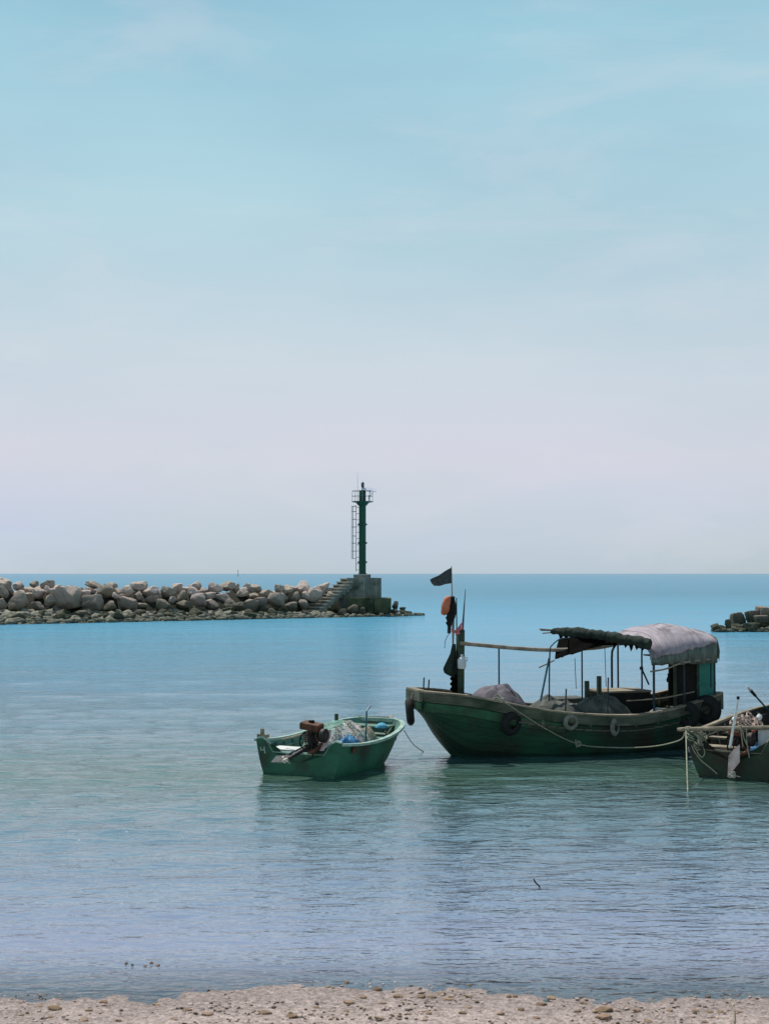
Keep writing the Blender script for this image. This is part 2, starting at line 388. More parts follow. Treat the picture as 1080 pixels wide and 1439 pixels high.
mb = MB(); mb.grid([[(x, y, min(beach_z(x, y), 2.35)) for x in xs] for y in ys])
m = bpy.data.materials.new('gravelly_sand'); m.use_nodes = True
t = m.node_tree; b = t.nodes['Principled BSDF']; L = t.links; N = t.nodes.new
b.inputs['Roughness'].default_value = 0.95; b.inputs['Specular IOR Level'].default_value = 0.15
geo = N('ShaderNodeNewGeometry')
n1 = N('ShaderNodeTexNoise'); n1.inputs['Scale'].default_value = 14; n1.inputs['Detail'].default_value = 8; n1.inputs['Roughness'].default_value = 0.7
L.new(geo.outputs['Position'], n1.inputs[0])
cr = N('ShaderNodeValToRGB'); e = cr.color_ramp.elements
e[0].position = 0.3; e[0].color = (*rgb(100, 84, 77), 1); e[1].position = 0.72; e[1].color = (*rgb(178, 156, 146), 1)
k = e.new(0.48); k.color = (*rgb(148, 128, 119), 1)
L.new(n1.outputs['Fac'], cr.inputs[0])
vo = N('ShaderNodeTexVoronoi'); vo.inputs['Scale'].default_value = 55
L.new(geo.outputs['Position'], vo.inputs[0])
hs = N('ShaderNodeMix'); hs.data_type = 'RGBA'; hs.blend_type = 'OVERLAY'; hs.inputs['Factor'].default_value = 0.35
vsep = N('ShaderNodeSeparateColor'); L.new(vo.outputs['Color'], vsep.inputs[0]); L.new(cr.outputs[0], hs.inputs['A']); L.new(vsep.outputs[0], hs.inputs['B'])
dsat = N('ShaderNodeHueSaturation'); dsat.inputs['Saturation'].default_value = 0.75; L.new(hs.outputs['Result'], dsat.inputs['Color'])
spz = N('ShaderNodeSeparateXYZ'); L.new(geo.outputs['Position'], spz.inputs[0])
nw = N('ShaderNodeTexNoise'); nw.inputs['Scale'].default_value = 3.0; L.new(geo.outputs['Position'], nw.inputs[0])
aw = N('ShaderNodeMath'); aw.operation = 'MULTIPLY_ADD'; aw.inputs[1].default_value = -0.05; L.new(nw.outputs['Fac'], aw.inputs[0]); L.new(spz.outputs['Z'], aw.inputs[2])
rw = N('ShaderNodeMapRange'); rw.inputs['From Min'].default_value = -0.025; rw.inputs['From Max'].default_value = 0.022; rw.inputs['To Min'].default_value = 0.74; rw.inputs['To Max'].default_value = 1.0
L.new(aw.outputs[0], rw.inputs['Value'])                 # sand still wet from the last wave is darker
wet = N('ShaderNodeVectorMath'); wet.operation = 'SCALE'; L.new(dsat.outputs[0], wet.inputs[0]); L.new(rw.outputs[0], wet.inputs['Scale'])
L.new(wet.outputs[0], b.inputs['Base Color'])
bp = N('ShaderNodeBump'); bp.inputs['Strength'].default_value = 0.8; bp.inputs['Distance'].default_value = 0.02
L.new(n1.outputs['Fac'], bp.inputs['Height']); L.new(bp.outputs[0], b.inputs['Normal'])
M['sand'] = m
beach = single(mb, 'beach', M['sand'], 'pale pinkish gravel beach along the bottom of the picture', None, kind='structure')

# ------------------------------------------------------------------ sea
K = []
for lam, amp, spread, cnt in ((0.30, 0.0028, 0.42, 8), (0.55, 0.0050, 0.38, 8), (1.1, 0.0060, 0.35, 6), (2.6, 0.005, 0.3, 5), (6.0, 0.006, 0.3, 4)):
    for _ in range(cnt):
        l = lam * random.uniform(0.75, 1.35); a = random.gauss(-0.12, spread)
        k = 2 * math.pi / l
        K.append((k * math.sin(a), k * math.cos(a), amp * random.uniform(0.6, 1.2), random.uniform(0, 6.28), l))
yy = [12.9]
while yy[-1] < 60: yy.append(yy[-1] + max(0.05, 0.05 * (yy[-1] / 14.0) ** 1.7))
while yy[-1] < 420: yy.append(yy[-1] * 1.012)
while yy[-1] < 30000: yy.append(yy[-1] * 1.12)
yy = np.array(yy)
uu = np.concatenate([np.linspace(-1.6, -0.36, 8)[:-1], np.linspace(-0.36, 0.36, 230), np.linspace(0.36, 1.6, 8)[1:]])
Yg, Ug = np.meshgrid(yy, uu, indexing='ij')
Xg = Ug * (Yg + 6.0)
Zg = np.zeros_like(Xg)
dens = np.gradient(yy)[:, None]
for kx, ky, a, ph, l in K:
    fade = np.clip((l / (dens * 3.0)) - 0.6, 0, 1)
    gust = 0.75 + 0.45 * np.sin(Xg * 0.13 + ph) * np.sin(Yg * 0.09 + 2 * ph)
    shal = np.clip((Yg - 13.4) / 9.0, 0.12, 1)
    Zg += a * fade * gust * shal * np.sin(kx * Xg + ky * Yg + ph)
far = np.clip((Yg - 60) / 80, 0, 1) * np.clip((420 - Yg) / 60, 0, 1)
rows = np.stack([Xg, Yg, Zg], -1)
mb = MB(); mb.grid([[tuple(p) for p in r] for r in rows.tolist()])
m = bpy.data.materials.new('sea_water'); m.use_nodes = True
t = m.node_tree; t.nodes.clear(); L = t.links; N = t.nodes.new
out = N('ShaderNodeOutputMaterial'); geo = N('ShaderNodeNewGeometry'); sp = N('ShaderNodeSeparateXYZ'); L.new(geo.outputs['Position'], sp.inputs[0])
def wnoise(scale, sx, sy, detail=3):
    mp = N('ShaderNodeMapping'); mp.inputs['Scale'].default_value = (sx, sy, 1); mp.inputs['Rotation'].default_value = (0, 0, R(-6))
    L.new(geo.outputs['Position'], mp.inputs[0])
    n = N('ShaderNodeTexNoise'); n.inputs['Scale'].default_value = scale; n.inputs['Detail'].default_value = detail; n.inputs['Roughness'].default_value = 0.55
    L.new(mp.outputs[0], n.inputs[0]); return n
nA = wnoise(1.0, 1.1, 3.2, 4); nB = wnoise(1.0, 0.35, 0.9, 3); nC = wnoise(1.0, 4.0, 9.0, 2)
bA = N('ShaderNodeBump'); bA.inputs['Strength'].default_value = 1.0; bA.inputs['Distance'].default_value = 0.09
bB = N('ShaderNodeBump'); bB.inputs['Strength'].default_value = 1.0; bB.inputs['Distance'].default_value = 0.04
bC = N('ShaderNodeBump'); bC.inputs['Strength'].default_value = 1.0; bC.inputs['Distance'].default_value = 0.020
L.new(nB.outputs['Fac'], bB.inputs['Height']); L.new(nA.outputs['Fac'], bA.inputs['Height']); L.new(nC.outputs['Fac'], bC.inputs['Height'])
L.new(bB.outputs[0], bA.inputs['Normal']); L.new(bA.outputs[0], bC.inputs['Normal'])
nor = bC.outputs[0]
# calmer in the lee of the shore, choppier outside
sA = N('ShaderNodeMapRange'); sA.inputs['From Min'].default_value = 13; sA.inputs['From Max'].default_value = 60; sA.inputs['To Min'].default_value = 0.5; sA.inputs['To Max'].default_value = 1.0
L.new(sp.outputs['Y'], sA.inputs['Value']); L.new(sA.outputs[0], bA.inputs['Strength']); L.new(sA.outputs[0], bB.inputs['Strength'])
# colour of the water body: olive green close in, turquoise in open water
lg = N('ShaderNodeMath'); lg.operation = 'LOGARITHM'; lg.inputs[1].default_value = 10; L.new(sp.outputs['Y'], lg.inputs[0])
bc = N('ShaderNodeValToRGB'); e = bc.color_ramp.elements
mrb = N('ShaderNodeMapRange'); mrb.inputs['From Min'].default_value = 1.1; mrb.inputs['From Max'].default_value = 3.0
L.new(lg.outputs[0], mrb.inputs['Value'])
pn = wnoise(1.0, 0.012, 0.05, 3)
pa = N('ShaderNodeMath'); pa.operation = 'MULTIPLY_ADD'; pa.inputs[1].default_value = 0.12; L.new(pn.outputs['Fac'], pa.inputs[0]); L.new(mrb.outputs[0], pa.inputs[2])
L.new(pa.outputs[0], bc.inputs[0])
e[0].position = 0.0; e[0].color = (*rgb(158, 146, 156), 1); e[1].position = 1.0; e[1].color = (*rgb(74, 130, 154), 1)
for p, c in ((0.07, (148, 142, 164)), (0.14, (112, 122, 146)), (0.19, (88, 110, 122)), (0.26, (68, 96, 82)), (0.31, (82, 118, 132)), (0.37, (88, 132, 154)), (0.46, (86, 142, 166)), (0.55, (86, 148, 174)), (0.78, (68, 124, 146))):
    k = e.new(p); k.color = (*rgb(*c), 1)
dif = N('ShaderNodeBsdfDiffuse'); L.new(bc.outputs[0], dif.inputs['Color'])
tr = N('ShaderNodeBsdfTransparent'); tr.inputs['Color'].default_value = (1, 1, 1, 1)
dm = N('ShaderNodeMapRange'); dm.inputs['From Min'].default_value = 13.5; dm.inputs['From Max'].default_value = 15.6; dm.inputs['To Min'].default_value = 0.05; dm.inputs['To Max'].default_value = 1.0
dm.interpolation_type = 'SMOOTHSTEP'
L.new(sp.outputs['Y'], dm.inputs['Value'])
body = N('ShaderNodeMixShader'); L.new(dm.outputs[0], body.inputs[0]); L.new(tr.outputs[0], body.inputs[1]); L.new(dif.outputs[0], body.inputs[2])
gl = N('ShaderNodeBsdfGlossy'); gl.inputs['Roughness'].default_value = 0.09; L.new(nor, gl.inputs['Normal'])
fr_ = N('ShaderNodeFresnel'); fr_.inputs['IOR'].default_value = 2.4; L.new(nor, fr_.inputs['Normal'])
cap = N('ShaderNodeMapRange'); cap.inputs['From Min'].default_value = 1.3; cap.inputs['From Max'].default_value = 2.2; cap.inputs['To Min'].default_value = 1.38; cap.inputs['To Max'].default_value = 0.50
L.new(lg.outputs[0], cap.inputs['Value'])          # choppier open water shows more of its facing slopes and mirrors less
cp = wnoise(1.0, 0.05, 0.33, 4); cq = wnoise(1.0, 0.25, 1.3, 3)      # wind-ruffled patches
ca = N('ShaderNodeMath'); ca.operation = 'MULTIPLY_ADD'; ca.inputs[1].default_value = 0.9; ca.inputs[2].default_value = 0.55; L.new(cp.outputs['Fac'], ca.inputs[0])
cb_ = N('ShaderNodeMath'); cb_.operation = 'MULTIPLY_ADD'; cb_.inputs[1].default_value = 1.1; cb_.inputs[2].default_value = 0.48; L.new(cq.outputs['Fac'], cb_.inputs[0])
cc = N('ShaderNodeMath'); cc.operation = 'MULTIPLY'; L.new(ca.outputs[0], cc.inputs[0]); L.new(cb_.outputs[0], cc.inputs[1])
cd = N('ShaderNodeMath'); cd.operation = 'MULTIPLY'; L.new(cc.outputs[0], cd.inputs[0]); L.new(cap.outputs[0], cd.inputs[1])
mn = N('ShaderNodeMath'); mn.operation = 'MULTIPLY'; mn.use_clamp = True; L.new(fr_.outputs[0], mn.inputs[0]); L.new(cd.outputs[0], mn.inputs[1])
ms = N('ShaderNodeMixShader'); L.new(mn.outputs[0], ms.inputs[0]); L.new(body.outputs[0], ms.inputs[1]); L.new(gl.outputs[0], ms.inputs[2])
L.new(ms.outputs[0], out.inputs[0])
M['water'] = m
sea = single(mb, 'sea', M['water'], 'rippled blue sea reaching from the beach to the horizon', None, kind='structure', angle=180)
for o_ in (sea, beach):              # both sheets face up
    if sum(q.normal.z for q in o_.data.polygons) < 0: o_.data.flip_normals()

# ------------------------------------------------------------------ rocks
def rock_mesh(name, seed, m, sub=3, chop=9, rough=0.06, blocky=0.0):
    rd = random.Random(seed)
    bm = bmesh.new(); bmesh.ops.create_icosphere(bm, subdivisions=sub, radius=1.0)
    pl = []
    for _ in range(chop):
        d = Vector((rd.gauss(0, 1), rd.gauss(0, 1), rd.gauss(0, 1))).normalized(); pl.append((d, rd.uniform(0.46, 0.84)))
    if blocky:
        for a in (Vector((1, 0, 0)), Vector((0, 1, 0)), Vector((0, 0, 1))):
            for s in (-1, 1):
                d = (a * s + Vector((rd.gauss(0, .12), rd.gauss(0, .12), rd.gauss(0, .12)))).normalized(); pl.append((d, rd.uniform(0.60, 0.70)))
    off = rd.uniform(0, 100)
    for v in bm.verts:
        d = v.co.normalized(); r = 1.0
        for n, h in pl:
            k = n.dot(d)
            if k > 0.05: r = -math.log(math.exp(-60 * r) + math.exp(-60 * min(h / k, 3))) / 60
        r *= 1 + rough * mnoise.noise(d * 2.2 + Vector((off, 0, 0))) + rough * 0.5 * mnoise.noise(d * 5 + Vector((0, off, 0)))
        v.co = d * r
    me = bpy.data.meshes.new(name); 
    # scale so that the half extents are one
    mxs = [max(abs(v.co[i]) for v in bm.verts) for i in range(3)]
    for v in bm.verts: v.co = Vector([v.co[i] / mxs[i] for i in range(3)])
    bm.to_mesh(me); bm.free(); me.materials.append(m)
    me.polygons.foreach_set('use_smooth', [True] * len(me.polygons)); me.set_sharp_from_angle(angle=R(20))
    return me
BOULDERS = [rock_mesh('boulder', 100 + i, M['rock'], 4, 12 + i % 5, 0.08, blocky=0) for i in range(10)]
BLOCKS = [rock_mesh('boulder', 200 + i, M['rock'], 4, 7, 0.06, blocky=1) for i in range(6)]
BOULDERS_M = [x.copy() for x in BOULDERS[:5]] + [x.copy() for x in BLOCKS[:3]]

def piece(me, name, parent, loc, scale, rot):
    o = bpy.data.objects.new(name, me); C.objects.link(o); o.parent = parent
    o.location = Vector(loc) - BASE[parent]; o.scale = scale; o.rotation_euler = rot
    return o
def shore_line(px):                    # distance of the left breakwater's water edge under picture column px
    return 8000.0 / (878 - 13.0 * px / 595.0 - 806)
def apron(px): return float(np.interp(px, [-200, 0, 300, 430, 600], [6, 5.5, 3.5, 1.8, 0.8]))

bw = thing('breakwater', 'long breakwater of piled tan granite boulders running in from the left', 'breakwater', base=(-16, 122, 0))
# (crop origin x, y, scale), boxes: centre x, centre y, width, height, layer
CROPS = [
 (0, 805, 9, [(30,130,130,140,2),(40,240,160,190,1),(30,390,140,170,0),(250,160,190,150,2),(130,210,100,130,2),(240,360,300,310,0),(440,150,140,120,2),
   (480,245,180,170,1),(600,220,110,130,1),(615,150,190,120,2),(480,420,210,140,0),(635,345,190,190,0),(715,460,210,100,0),(850,320,390,330,'b'),(1000,260,120,140,1)]),
 (110, 805, 9, [(190,160,270,120,2),(110,250,140,130,1),(200,375,280,220,'b'),(350,240,260,200,1),(420,165,210,100,2),(470,295,110,110,0),(410,420,210,150,0),
   (610,240,270,170,1),(640,410,260,230,'b'),(770,180,240,180,2),(770,290,140,150,1),(930,250,270,180,1),(810,410,180,110,0),(940,350,210,210,1),(250,300,150,150,1)]),
 (220, 805, 9, [(20,290,100,130,1),(70,410,240,180,0),(150,245,220,170,1),(260,185,160,130,2),(205,335,120,110,0),(330,295,180,170,1),(340,410,220,140,0),(520,160,160,150,2),
   (460,240,190,140,1),(530,345,220,190,0),(520,470,220,120,0),(690,415,220,180,0),(740,195,210,150,2),(660,285,200,150,1),(850,320,240,160,1),(900,180,280,160,2),(930,410,230,170,0),(890,480,220,120,0)]),
 (330, 805, 9, [(20,200,100,140,2),(110,250,200,150,1),(150,180,140,120,2),(250,220,180,150,2),(240,300,200,130,1),(410,260,190,140,1),(60,450,210,170,0),(200,410,240,200,0),
   (330,370,180,140,0),(370,470,230,190,0),(520,345,230,220,0),(620,480,190,170,0),(560,200,140,130,2),(660,220,190,130,2),(870,190,280,190,2),(780,300,140,130,1),(620,320,110,140,1),
   (720,420,200,200,0),(870,400,150,160,0),(1010,290,240,190,1),(280,560,130,90,0),(470,580,120,70,0),(900,300,150,150,1)]),
 (430, 800, 6, [(150,155,130,100,2),(220,185,90,70,2),(205,215,85,65,1),(100,190,120,110,2),(310,365,110,75,0),(240,400,95,55,0),(400,275,85,85,1),(400,335,115,80,0),(465,355,85,85,0),(520,390,120,75,0),
   (390,410,90,45,0),(600,375,105,75,0),(710,368,155,75,0),(755,300,75,85,1),(830,370,135,65,0),(930,383,150,48,0),(110,400,85,60,0),(810,330,65,45,1),(640,410,80,35,0)]),
]
nb = 0
for x0, y0, s, boxes in CROPS:
    for cx, cy, bwid, bhei, lay in boxes:
        px = x0 + cx / s; py = y0 + cy / s; wpx = bwid / s; hpx = bhei / s
        blk = lay == 'b'; ly = 0 if blk else lay
        D = shore_line(px) + apron(px) + (1.0, 2.7, 4.6)[ly] + random.uniform(-0.3, 0.3)
        p = at(px, py, D); sx = wpx * D / FPX / 2 * .93; sz = hpx * D / FPX / 2 * .96
        sy = (sx + sz) / 2 * random.uniform(0.9, 1.3)
        me = random.choice(BLOCKS if blk else BOULDERS + BLOCKS[:2])
        piece(me, 'boulder', bw, p, (sx, sy, sz), (random.uniform(-.12, .12), random.uniform(-.2, .2), random.choice((0, math.pi)) + random.uniform(-.35, .35))); nb += 1
# the seaward face and the crown behind the first rows
for i in range(70):
    px = random.uniform(-60, 470); D = shore_line(px) + apron(px) + random.uniform(5.5, 11)
    back = (D - shore_line(px) - apron(px) - 5.5) / 5.5
    r = random.uniform(0.7, 1.2); z = 2.35 - back * 2.0 + random.uniform(-.3, .3)
    p = at(px, 806, D); p.z = min(z, 2.9 - r * 0.7)
    piece(random.choice(BOULDERS + BLOCKS), 'boulder', bw, p, (r * random.uniform(.9, 1.4), r * random.uniform(.8, 1.2), r * random.uniform(.6, .9)), (random.uniform(-.2, .2), random.uniform(-.2, .2), random.uniform(0, 6.28)))
for i in range(34):                    # goes on to the left beyond the picture
    px = random.uniform(-210, -8); lay = random.choice((0, 1, 2)); D = shore_line(px) + apron(px) + (1.0, 2.7, 4.6)[lay]
    r = random.uniform(0.8, 1.4); p = at(px, 806, D); p.z = (1.0, 1.9, 2.7)[lay] + random.uniform(-.3, .3)
    piece(random.choice(BOULDERS + BLOCKS), 'boulder', bw, p, (r, r * .9, r * .75), (random.uniform(-.2, .2), random.uniform(-.2, .2), random.uniform(0, 6.28)))
for i in range(46):                    # middling stones that have rolled down onto the apron
    px = random.uniform(-20, 395); D = shore_line(px) + apron(px) * random.uniform(.35, 1.0)
    r = random.uniform(0.3, 0.62); p = at(px, 806, D); p.z = 0.75 * (D - shore_line(px)) / 5.5 + r * .25
    piece(random.choice(BOULDERS), 'boulder', bw, p, (r * 1.2, r, r * .75), (random.uniform(-.3, .3), random.uniform(-.3, .3), random.uniform(0, 6.28)))
# core of packed stone, coloured dark as the shade in the boulder gaps
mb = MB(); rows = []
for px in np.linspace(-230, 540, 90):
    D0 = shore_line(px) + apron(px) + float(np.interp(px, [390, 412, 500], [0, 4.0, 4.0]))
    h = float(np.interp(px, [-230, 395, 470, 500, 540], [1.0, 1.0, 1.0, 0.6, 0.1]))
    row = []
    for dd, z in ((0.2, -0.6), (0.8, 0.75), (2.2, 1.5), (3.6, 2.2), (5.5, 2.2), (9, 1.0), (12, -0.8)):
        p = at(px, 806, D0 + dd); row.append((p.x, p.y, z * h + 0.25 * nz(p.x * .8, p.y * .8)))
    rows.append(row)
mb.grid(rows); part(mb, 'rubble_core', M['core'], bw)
# small stones of the apron at the waterline
SMALL = []
for i in range(8):
    me = rock_mesh('rubble', 300 + i, M['rubble'], 1, 7, 0.1)
    SMALL.append(([v.co.copy() for v in me.vertices], [tuple(q.vertices) for q in me.polygons])); bpy.data.meshes.remove(me)
def scatter(mb, p, r, flat=0.75):
    vs, fs = random.choice(SMALL)
    rot = Matrix.Rotation(random.uniform(0, 6.28), 3, 'Z') @ Matrix.Rotation(random.uniform(-.5, .5), 3, 'X')
    s = Vector((r * random.uniform(.8, 1.35), r * random.uniform(.8, 1.2), r * random.uniform(.6, 1) * flat))
    mb.add([rot @ Vector((v.x * s.x, v.y * s.y, v.z * s.z)) + p for v in vs], fs)
mb = MB()
for i in range(1900):
    px = random.uniform(-220, 470); t_ = random.random(); ap = apron(px)
    D = shore_line(px) + t_ * (ap + 1.0)
    p = at(px, 806, D); p.z = 0.0 + 0.75 * t_ * ap / 5.5 + random.uniform(-.12, .1)
    scatter(mb, p, random.choice((0.14, 0.2, 0.28, 0.38, 0.52)) * (0.7 + 0.5 * t_))
for i in range(120):
    px = random.uniform(470, 594); D = shore_line(px) + random.uniform(-0.1, 1.2)
    p = at(px, 806, D); p.z = random.uniform(-.1, .15); scatter(mb, p, random.uniform(.15, .32))
o = part(mb, 'rubble_apron', M['rubble'], bw, angle=180); o['kind'] = 'stuff'
wp = MB(); p = at_z(134.5, 859, 0.75); scatter(wp, p, 0.2)
single(wp, 'styrofoam_float', M['white'], 'white float washed up on the rubble below the left breakwater boulders', 'float', base=p)

# far right breakwater end
bw2 = thing('breakwater', 'low end of a second rock breakwater entering at the right edge behind the boats', 'breakwater', base=(25, 100, 0))
RB = [(255,555,120,100,0),(370,570,220,80,0),(455,490,120,210,0),(600,440,230,210,2),(600,550,210,120,1),(625,600,220,80,0),(800,540,270,190,0),(840,400,210,200,2),(1000,350,220,220,2),(960,450,210,150,1),(970,540,260,150,1),(1040,620,230,100,0),
      (1130,480,260,200,1),(1220,360,260,260,2),(1200,600,260,120,0),(1340,420,300,260,2),(1320,560,300,180,0),(1500,420,330,300,1),(1460,590,260,140,0),(1640,480,330,300,1),(1780,420,330,320,1),(1700,600,300,150,0)]
for cx, cy, bwid, bhei, ly in RB:
    px = 980 + cx / 10.8; py = 830 + cy / 10.8; D = 97.2 + (0.9, 2.0, 3.2)[ly]
    p = at(px, py, D); sx = bwid / 10.8 * D / FPX / 2 * 1.05; sz = bhei / 10.8 * D / FPX / 2 * 1.08
    piece(random.choice(BLOCKS + BOULDERS[:4]), 'boulder', bw2, p, (sx, (sx + sz) / 2 * random.uniform(1, 1.4), sz), (random.uniform(-.15, .15), random.uniform(-.25, .25), random.uniform(-.5, .5)))
mb = MB()
for i in range(260):
    p = Vector((random.uniform(22.7, 34), 97.5 + random.random() * 1.5, random.uniform(-.1, .2))); scatter(mb, p, random.uniform(.12, .34))
o = part(mb, 'rubble_apron', M['rubble'], bw2, angle=180); o['kind'] = 'stuff'

# ------------------------------------------------------------------ concrete base, stairs, beacon
DT = 136.6
def tw(px, py, D=DT): return at(px, py, D)
cb = thing('beacon_pedestal', 'weathered grey concrete block pedestal under the green beacon at breakwater end', 'pedestal', base=tw(512, 806) * Vector((1, 1, 0)) if False else (tw(512, 806).x, DT, 0))
def boxpx(x0, y0, x1, y1, Df, depth):
    a = at(x0, y1, Df); c = at(x1, y0, Df)
    return ((a.x + c.x) / 2, Df + depth / 2, (a.z + c.z) / 2), (c.x - a.x, depth, c.z - a.z)
mb = MB(); c_, s_ = boxpx(487, 812.0, 535.5, 845, 135.2, 3.0); mb.box(c_, s_)
blk = part(mb, 'block', M['conc'], cb, smooth=False)
md = blk.modifiers.new('bevel', 'BEVEL'); md.width = 0.05; md.segments = 2
mb = MB(); c_, s_ = boxpx(496.5, 807.2, 520.5, 812.2, 135.8, 1.7); mb.box(c_, s_); o = part(mb, 'top_slab', M['conc'], cb, smooth=False)
md = o.modifiers.new('bevel', 'BEVEL'); md.width = 0.03; md.segments = 2
for x0, x1, yt, dd in ((488, 524.6, 840.0, 0.0), (525.0, 549.5, 840.6, 0.06)):
    mb = MB(); c_, s_ = boxpx(x0, yt, x1, 862, 134.0 + dd, 4.8); mb.box(c_, s_, Matrix.Rotation(R(0.4), 3, 'Y')); o = part(mb, 'footing_block', M['conc_moss'], cb, smooth=False)
    md = o.modifiers.new('bevel', 'BEVEL'); md.width = 0.06; md.segments = 2
# the three tall dark pour joints of the block
for px in (511.5, 528.5):
    p = at(px, 826, 135.197); mb = MB(); mb.box((p.x, p.y, p.z), (0.035, 0.02, 1.85)); part(mb, 'pour_joint', M['tread'], cb, smooth=False)

st_ = thing('concrete_staircase', 'mossy concrete stairs climbing from the water to the beacon pedestal', 'stairs', base=(tw(450, 806).x, 129, 0))
NS = 13
top = at(489, 812.8, 136.0); bot = at(426, 866.3, 131.6)
dirv = (bot - top); hd = Vector((dirv.x, dirv.y, 0)); sidev = Vector((hd.y, -hd.x, 0)).normalized()
if sidev.x < 0: sidev = -sidev
hn = hd.normalized(); run = hd.length / (NS - 1); rise = (top.z - bot.z) / (NS - 1)
ang = math.atan2(hn.y, hn.x); rotz = Matrix.Rotation(ang, 3, 'Z')
SW = 1.75
for i in range(NS):
    c0 = top + hd * (i / (NS - 1)); zt = top.z - rise * i
    mb = MB(); mb.box((c0.x, c0.y, zt - 0.05), (run + 0.08, SW, 0.10), rotz)
    part(mb, 'tread', M['tread'], st_, smooth=False)
    mb = MB(); mb.box((c0.x - hn.x * 0.06, c0.y - hn.y * 0.06, zt - 0.102 - (rise + 0.3) / 2), (run - 0.03, SW - 0.08, rise + 0.3), rotz)
    part(mb, 'riser', M['conc'], st_, smooth=False)
# side wall below the upper flight
mb = MB(); c_, s_ = boxpx(476, 838, 490.2, 866, 134.6, 3.4); mb.box(c_, s_)
part(mb, 'support_wall', M['conc'], st_, smooth=False)
mb = MB(); c_, s_ = boxpx(480.5, 825, 488.0, 838.2, 135.0, 2.4); mb.box(c_, s_); part(mb, 'support_wall', M['conc'], st_, smooth=False)

bx, by = tw(509, 806).x, 136.7
zb = 3.93
bt = thing('beacon_tower', 'slim green steel beacon tower with caged ladder, railed gallery and solar panel', 'beacon', base=(bx, by, zb))
def zt(py): return at(509, py, by).z
mb = MB(); zc = zt(711)
mb.lathe([(0.40, zb), (0.40, zb + 0.06), (0.335, zb + 0.07), (0.335, zc)], (bx, by, 0), 32); part(mb, 'column', M['tower'], bt)
for k in range(8):
    a = k * math.pi / 4; mb = MB(); mb.lathe([(0.03, 0), (0.03, 0.06), (0.0, 0.07)], (bx + 0.375 * math.cos(a), by + .375 * math.sin(a), zb + 0.06), 6); part(mb, 'anchor_bolt', M['galv'], bt)
for py in (737, 763, 790):
    z = zt(py); mb = MB(); mb.lathe([(0.336, z - .10), (0.385, z - .10), (0.385, z + .10), (0.336, z + .10)], (bx, by, 0), 32); fl = part(mb, 'flange', M['tower'], bt)
    for s in (-1, 1):
        mb = MB(); mb.box((bx + s * 0.41, by, z), (0.09, 0.12, 0.14)); part(mb, 'lug', M['towersteel'], fl, smooth=False)
zp = zt(704.6)
mb = MB(); mb.lathe([(0.335, zc), (0.45, zc + .08), (0.62, zp - .14), (1.02, zp - .06), (1.02, zp), (0.3, zp + .005)], (bx, by, 0), 32); part(mb, 'gallery', M['tower'], bt)
z2 = zt(689)
mb = MB(); mb.lathe([(0.325, zp), (0.325, z2 - .05), (0.29, z2), (0, z2 + .01)], (bx, by, 0), 32); part(mb, 'upper_drum', M['tower'], bt)
mb = MB(); mb.box((bx - .02, by - .325, (zp + z2) / 2 - .05), (.34, .03, .72)); dr = part(mb, 'hatch', M['tower'], bt, smooth=False)
mb = MB(); mb.box((bx + .1, by - .35, (zp + z2) / 2 - .05), (.03, .03, .1)); part(mb, 'handle', M['towersteel'], dr, smooth=False)
z3 = zt(690)
rail = None
for hz, rr in ((z3, .022), ((z3 + zp) / 2, .018)):
    mb = MB(); mb.tube([(bx + 0.98 * math.cos(k * math.pi / 16), by + 0.98 * math.sin(k * math.pi / 16), hz) for k in range(32)], rr, 6, closed=True); part(mb, 'rail', M['towersteel'], bt)
for k in range(8):
    a = k * math.pi / 4 + 0.02; mb = MB(); mb.tube([(bx + .98 * math.cos(a), by + .98 * math.sin(a), zp - .02), (bx + .98 * math.cos(a), by + .98 * math.sin(a), z3)], .022, 6); part(mb, 'rail_post', M['galv'], bt)
z4 = zt(676.5)
mb = MB(); mb.lathe([(0.10, z2), (0.10, z2 + .3), (0.15, z2 + .32), (0.15, z4 - .2), (0.17, z4 - .18), (0.1, z4 - .08), (0.03, z4 - .06), (0.02, z4), (0, z4)], (bx + .02, by, 0), 16)
part(mb, 'lantern', M['lamp'], bt)
pa0 = at(507, 686.5, by); pa1 = at(528, 690.5, by)
mb = MB(); cpt = Vector(((pa0.x + pa1.x) / 2 + .1, by - .1, (pa0.z + pa1.z) / 2 + .05))
mb.box(cpt, (1.35, .9, .05), Matrix.Rotation(R(10), 3, 'Y') @ Matrix.Rotation(R(22), 3, 'X')); pn_ = part(mb, 'solar_panel', M['panel'], bt, smooth=False)
mb = MB(); mb.tube([cpt + Vector((.1, 0, -.03)), (bx + .62, by - .1, zp + .2)], .03, 6); mb.tube([cpt + Vector((.45, 0, -.1)), (bx + .62, by - .1, zp + .35)], .025, 6); mb.tube([(bx + .62, by - .1, zp), (bx + .62, by - .1, zp + .6)], .03, 6)
part(mb, 'panel_bracket', M['towersteel'], bt)
pa = at(502.3, 664, by)
mb = MB(); mb.tube([(pa.x, by, zp), (pa.x, by, z3 + .1), (pa.x, by, pa.z)], [.025, .018, .008], 6); part(mb, 'antenna', M['galv'], bt)
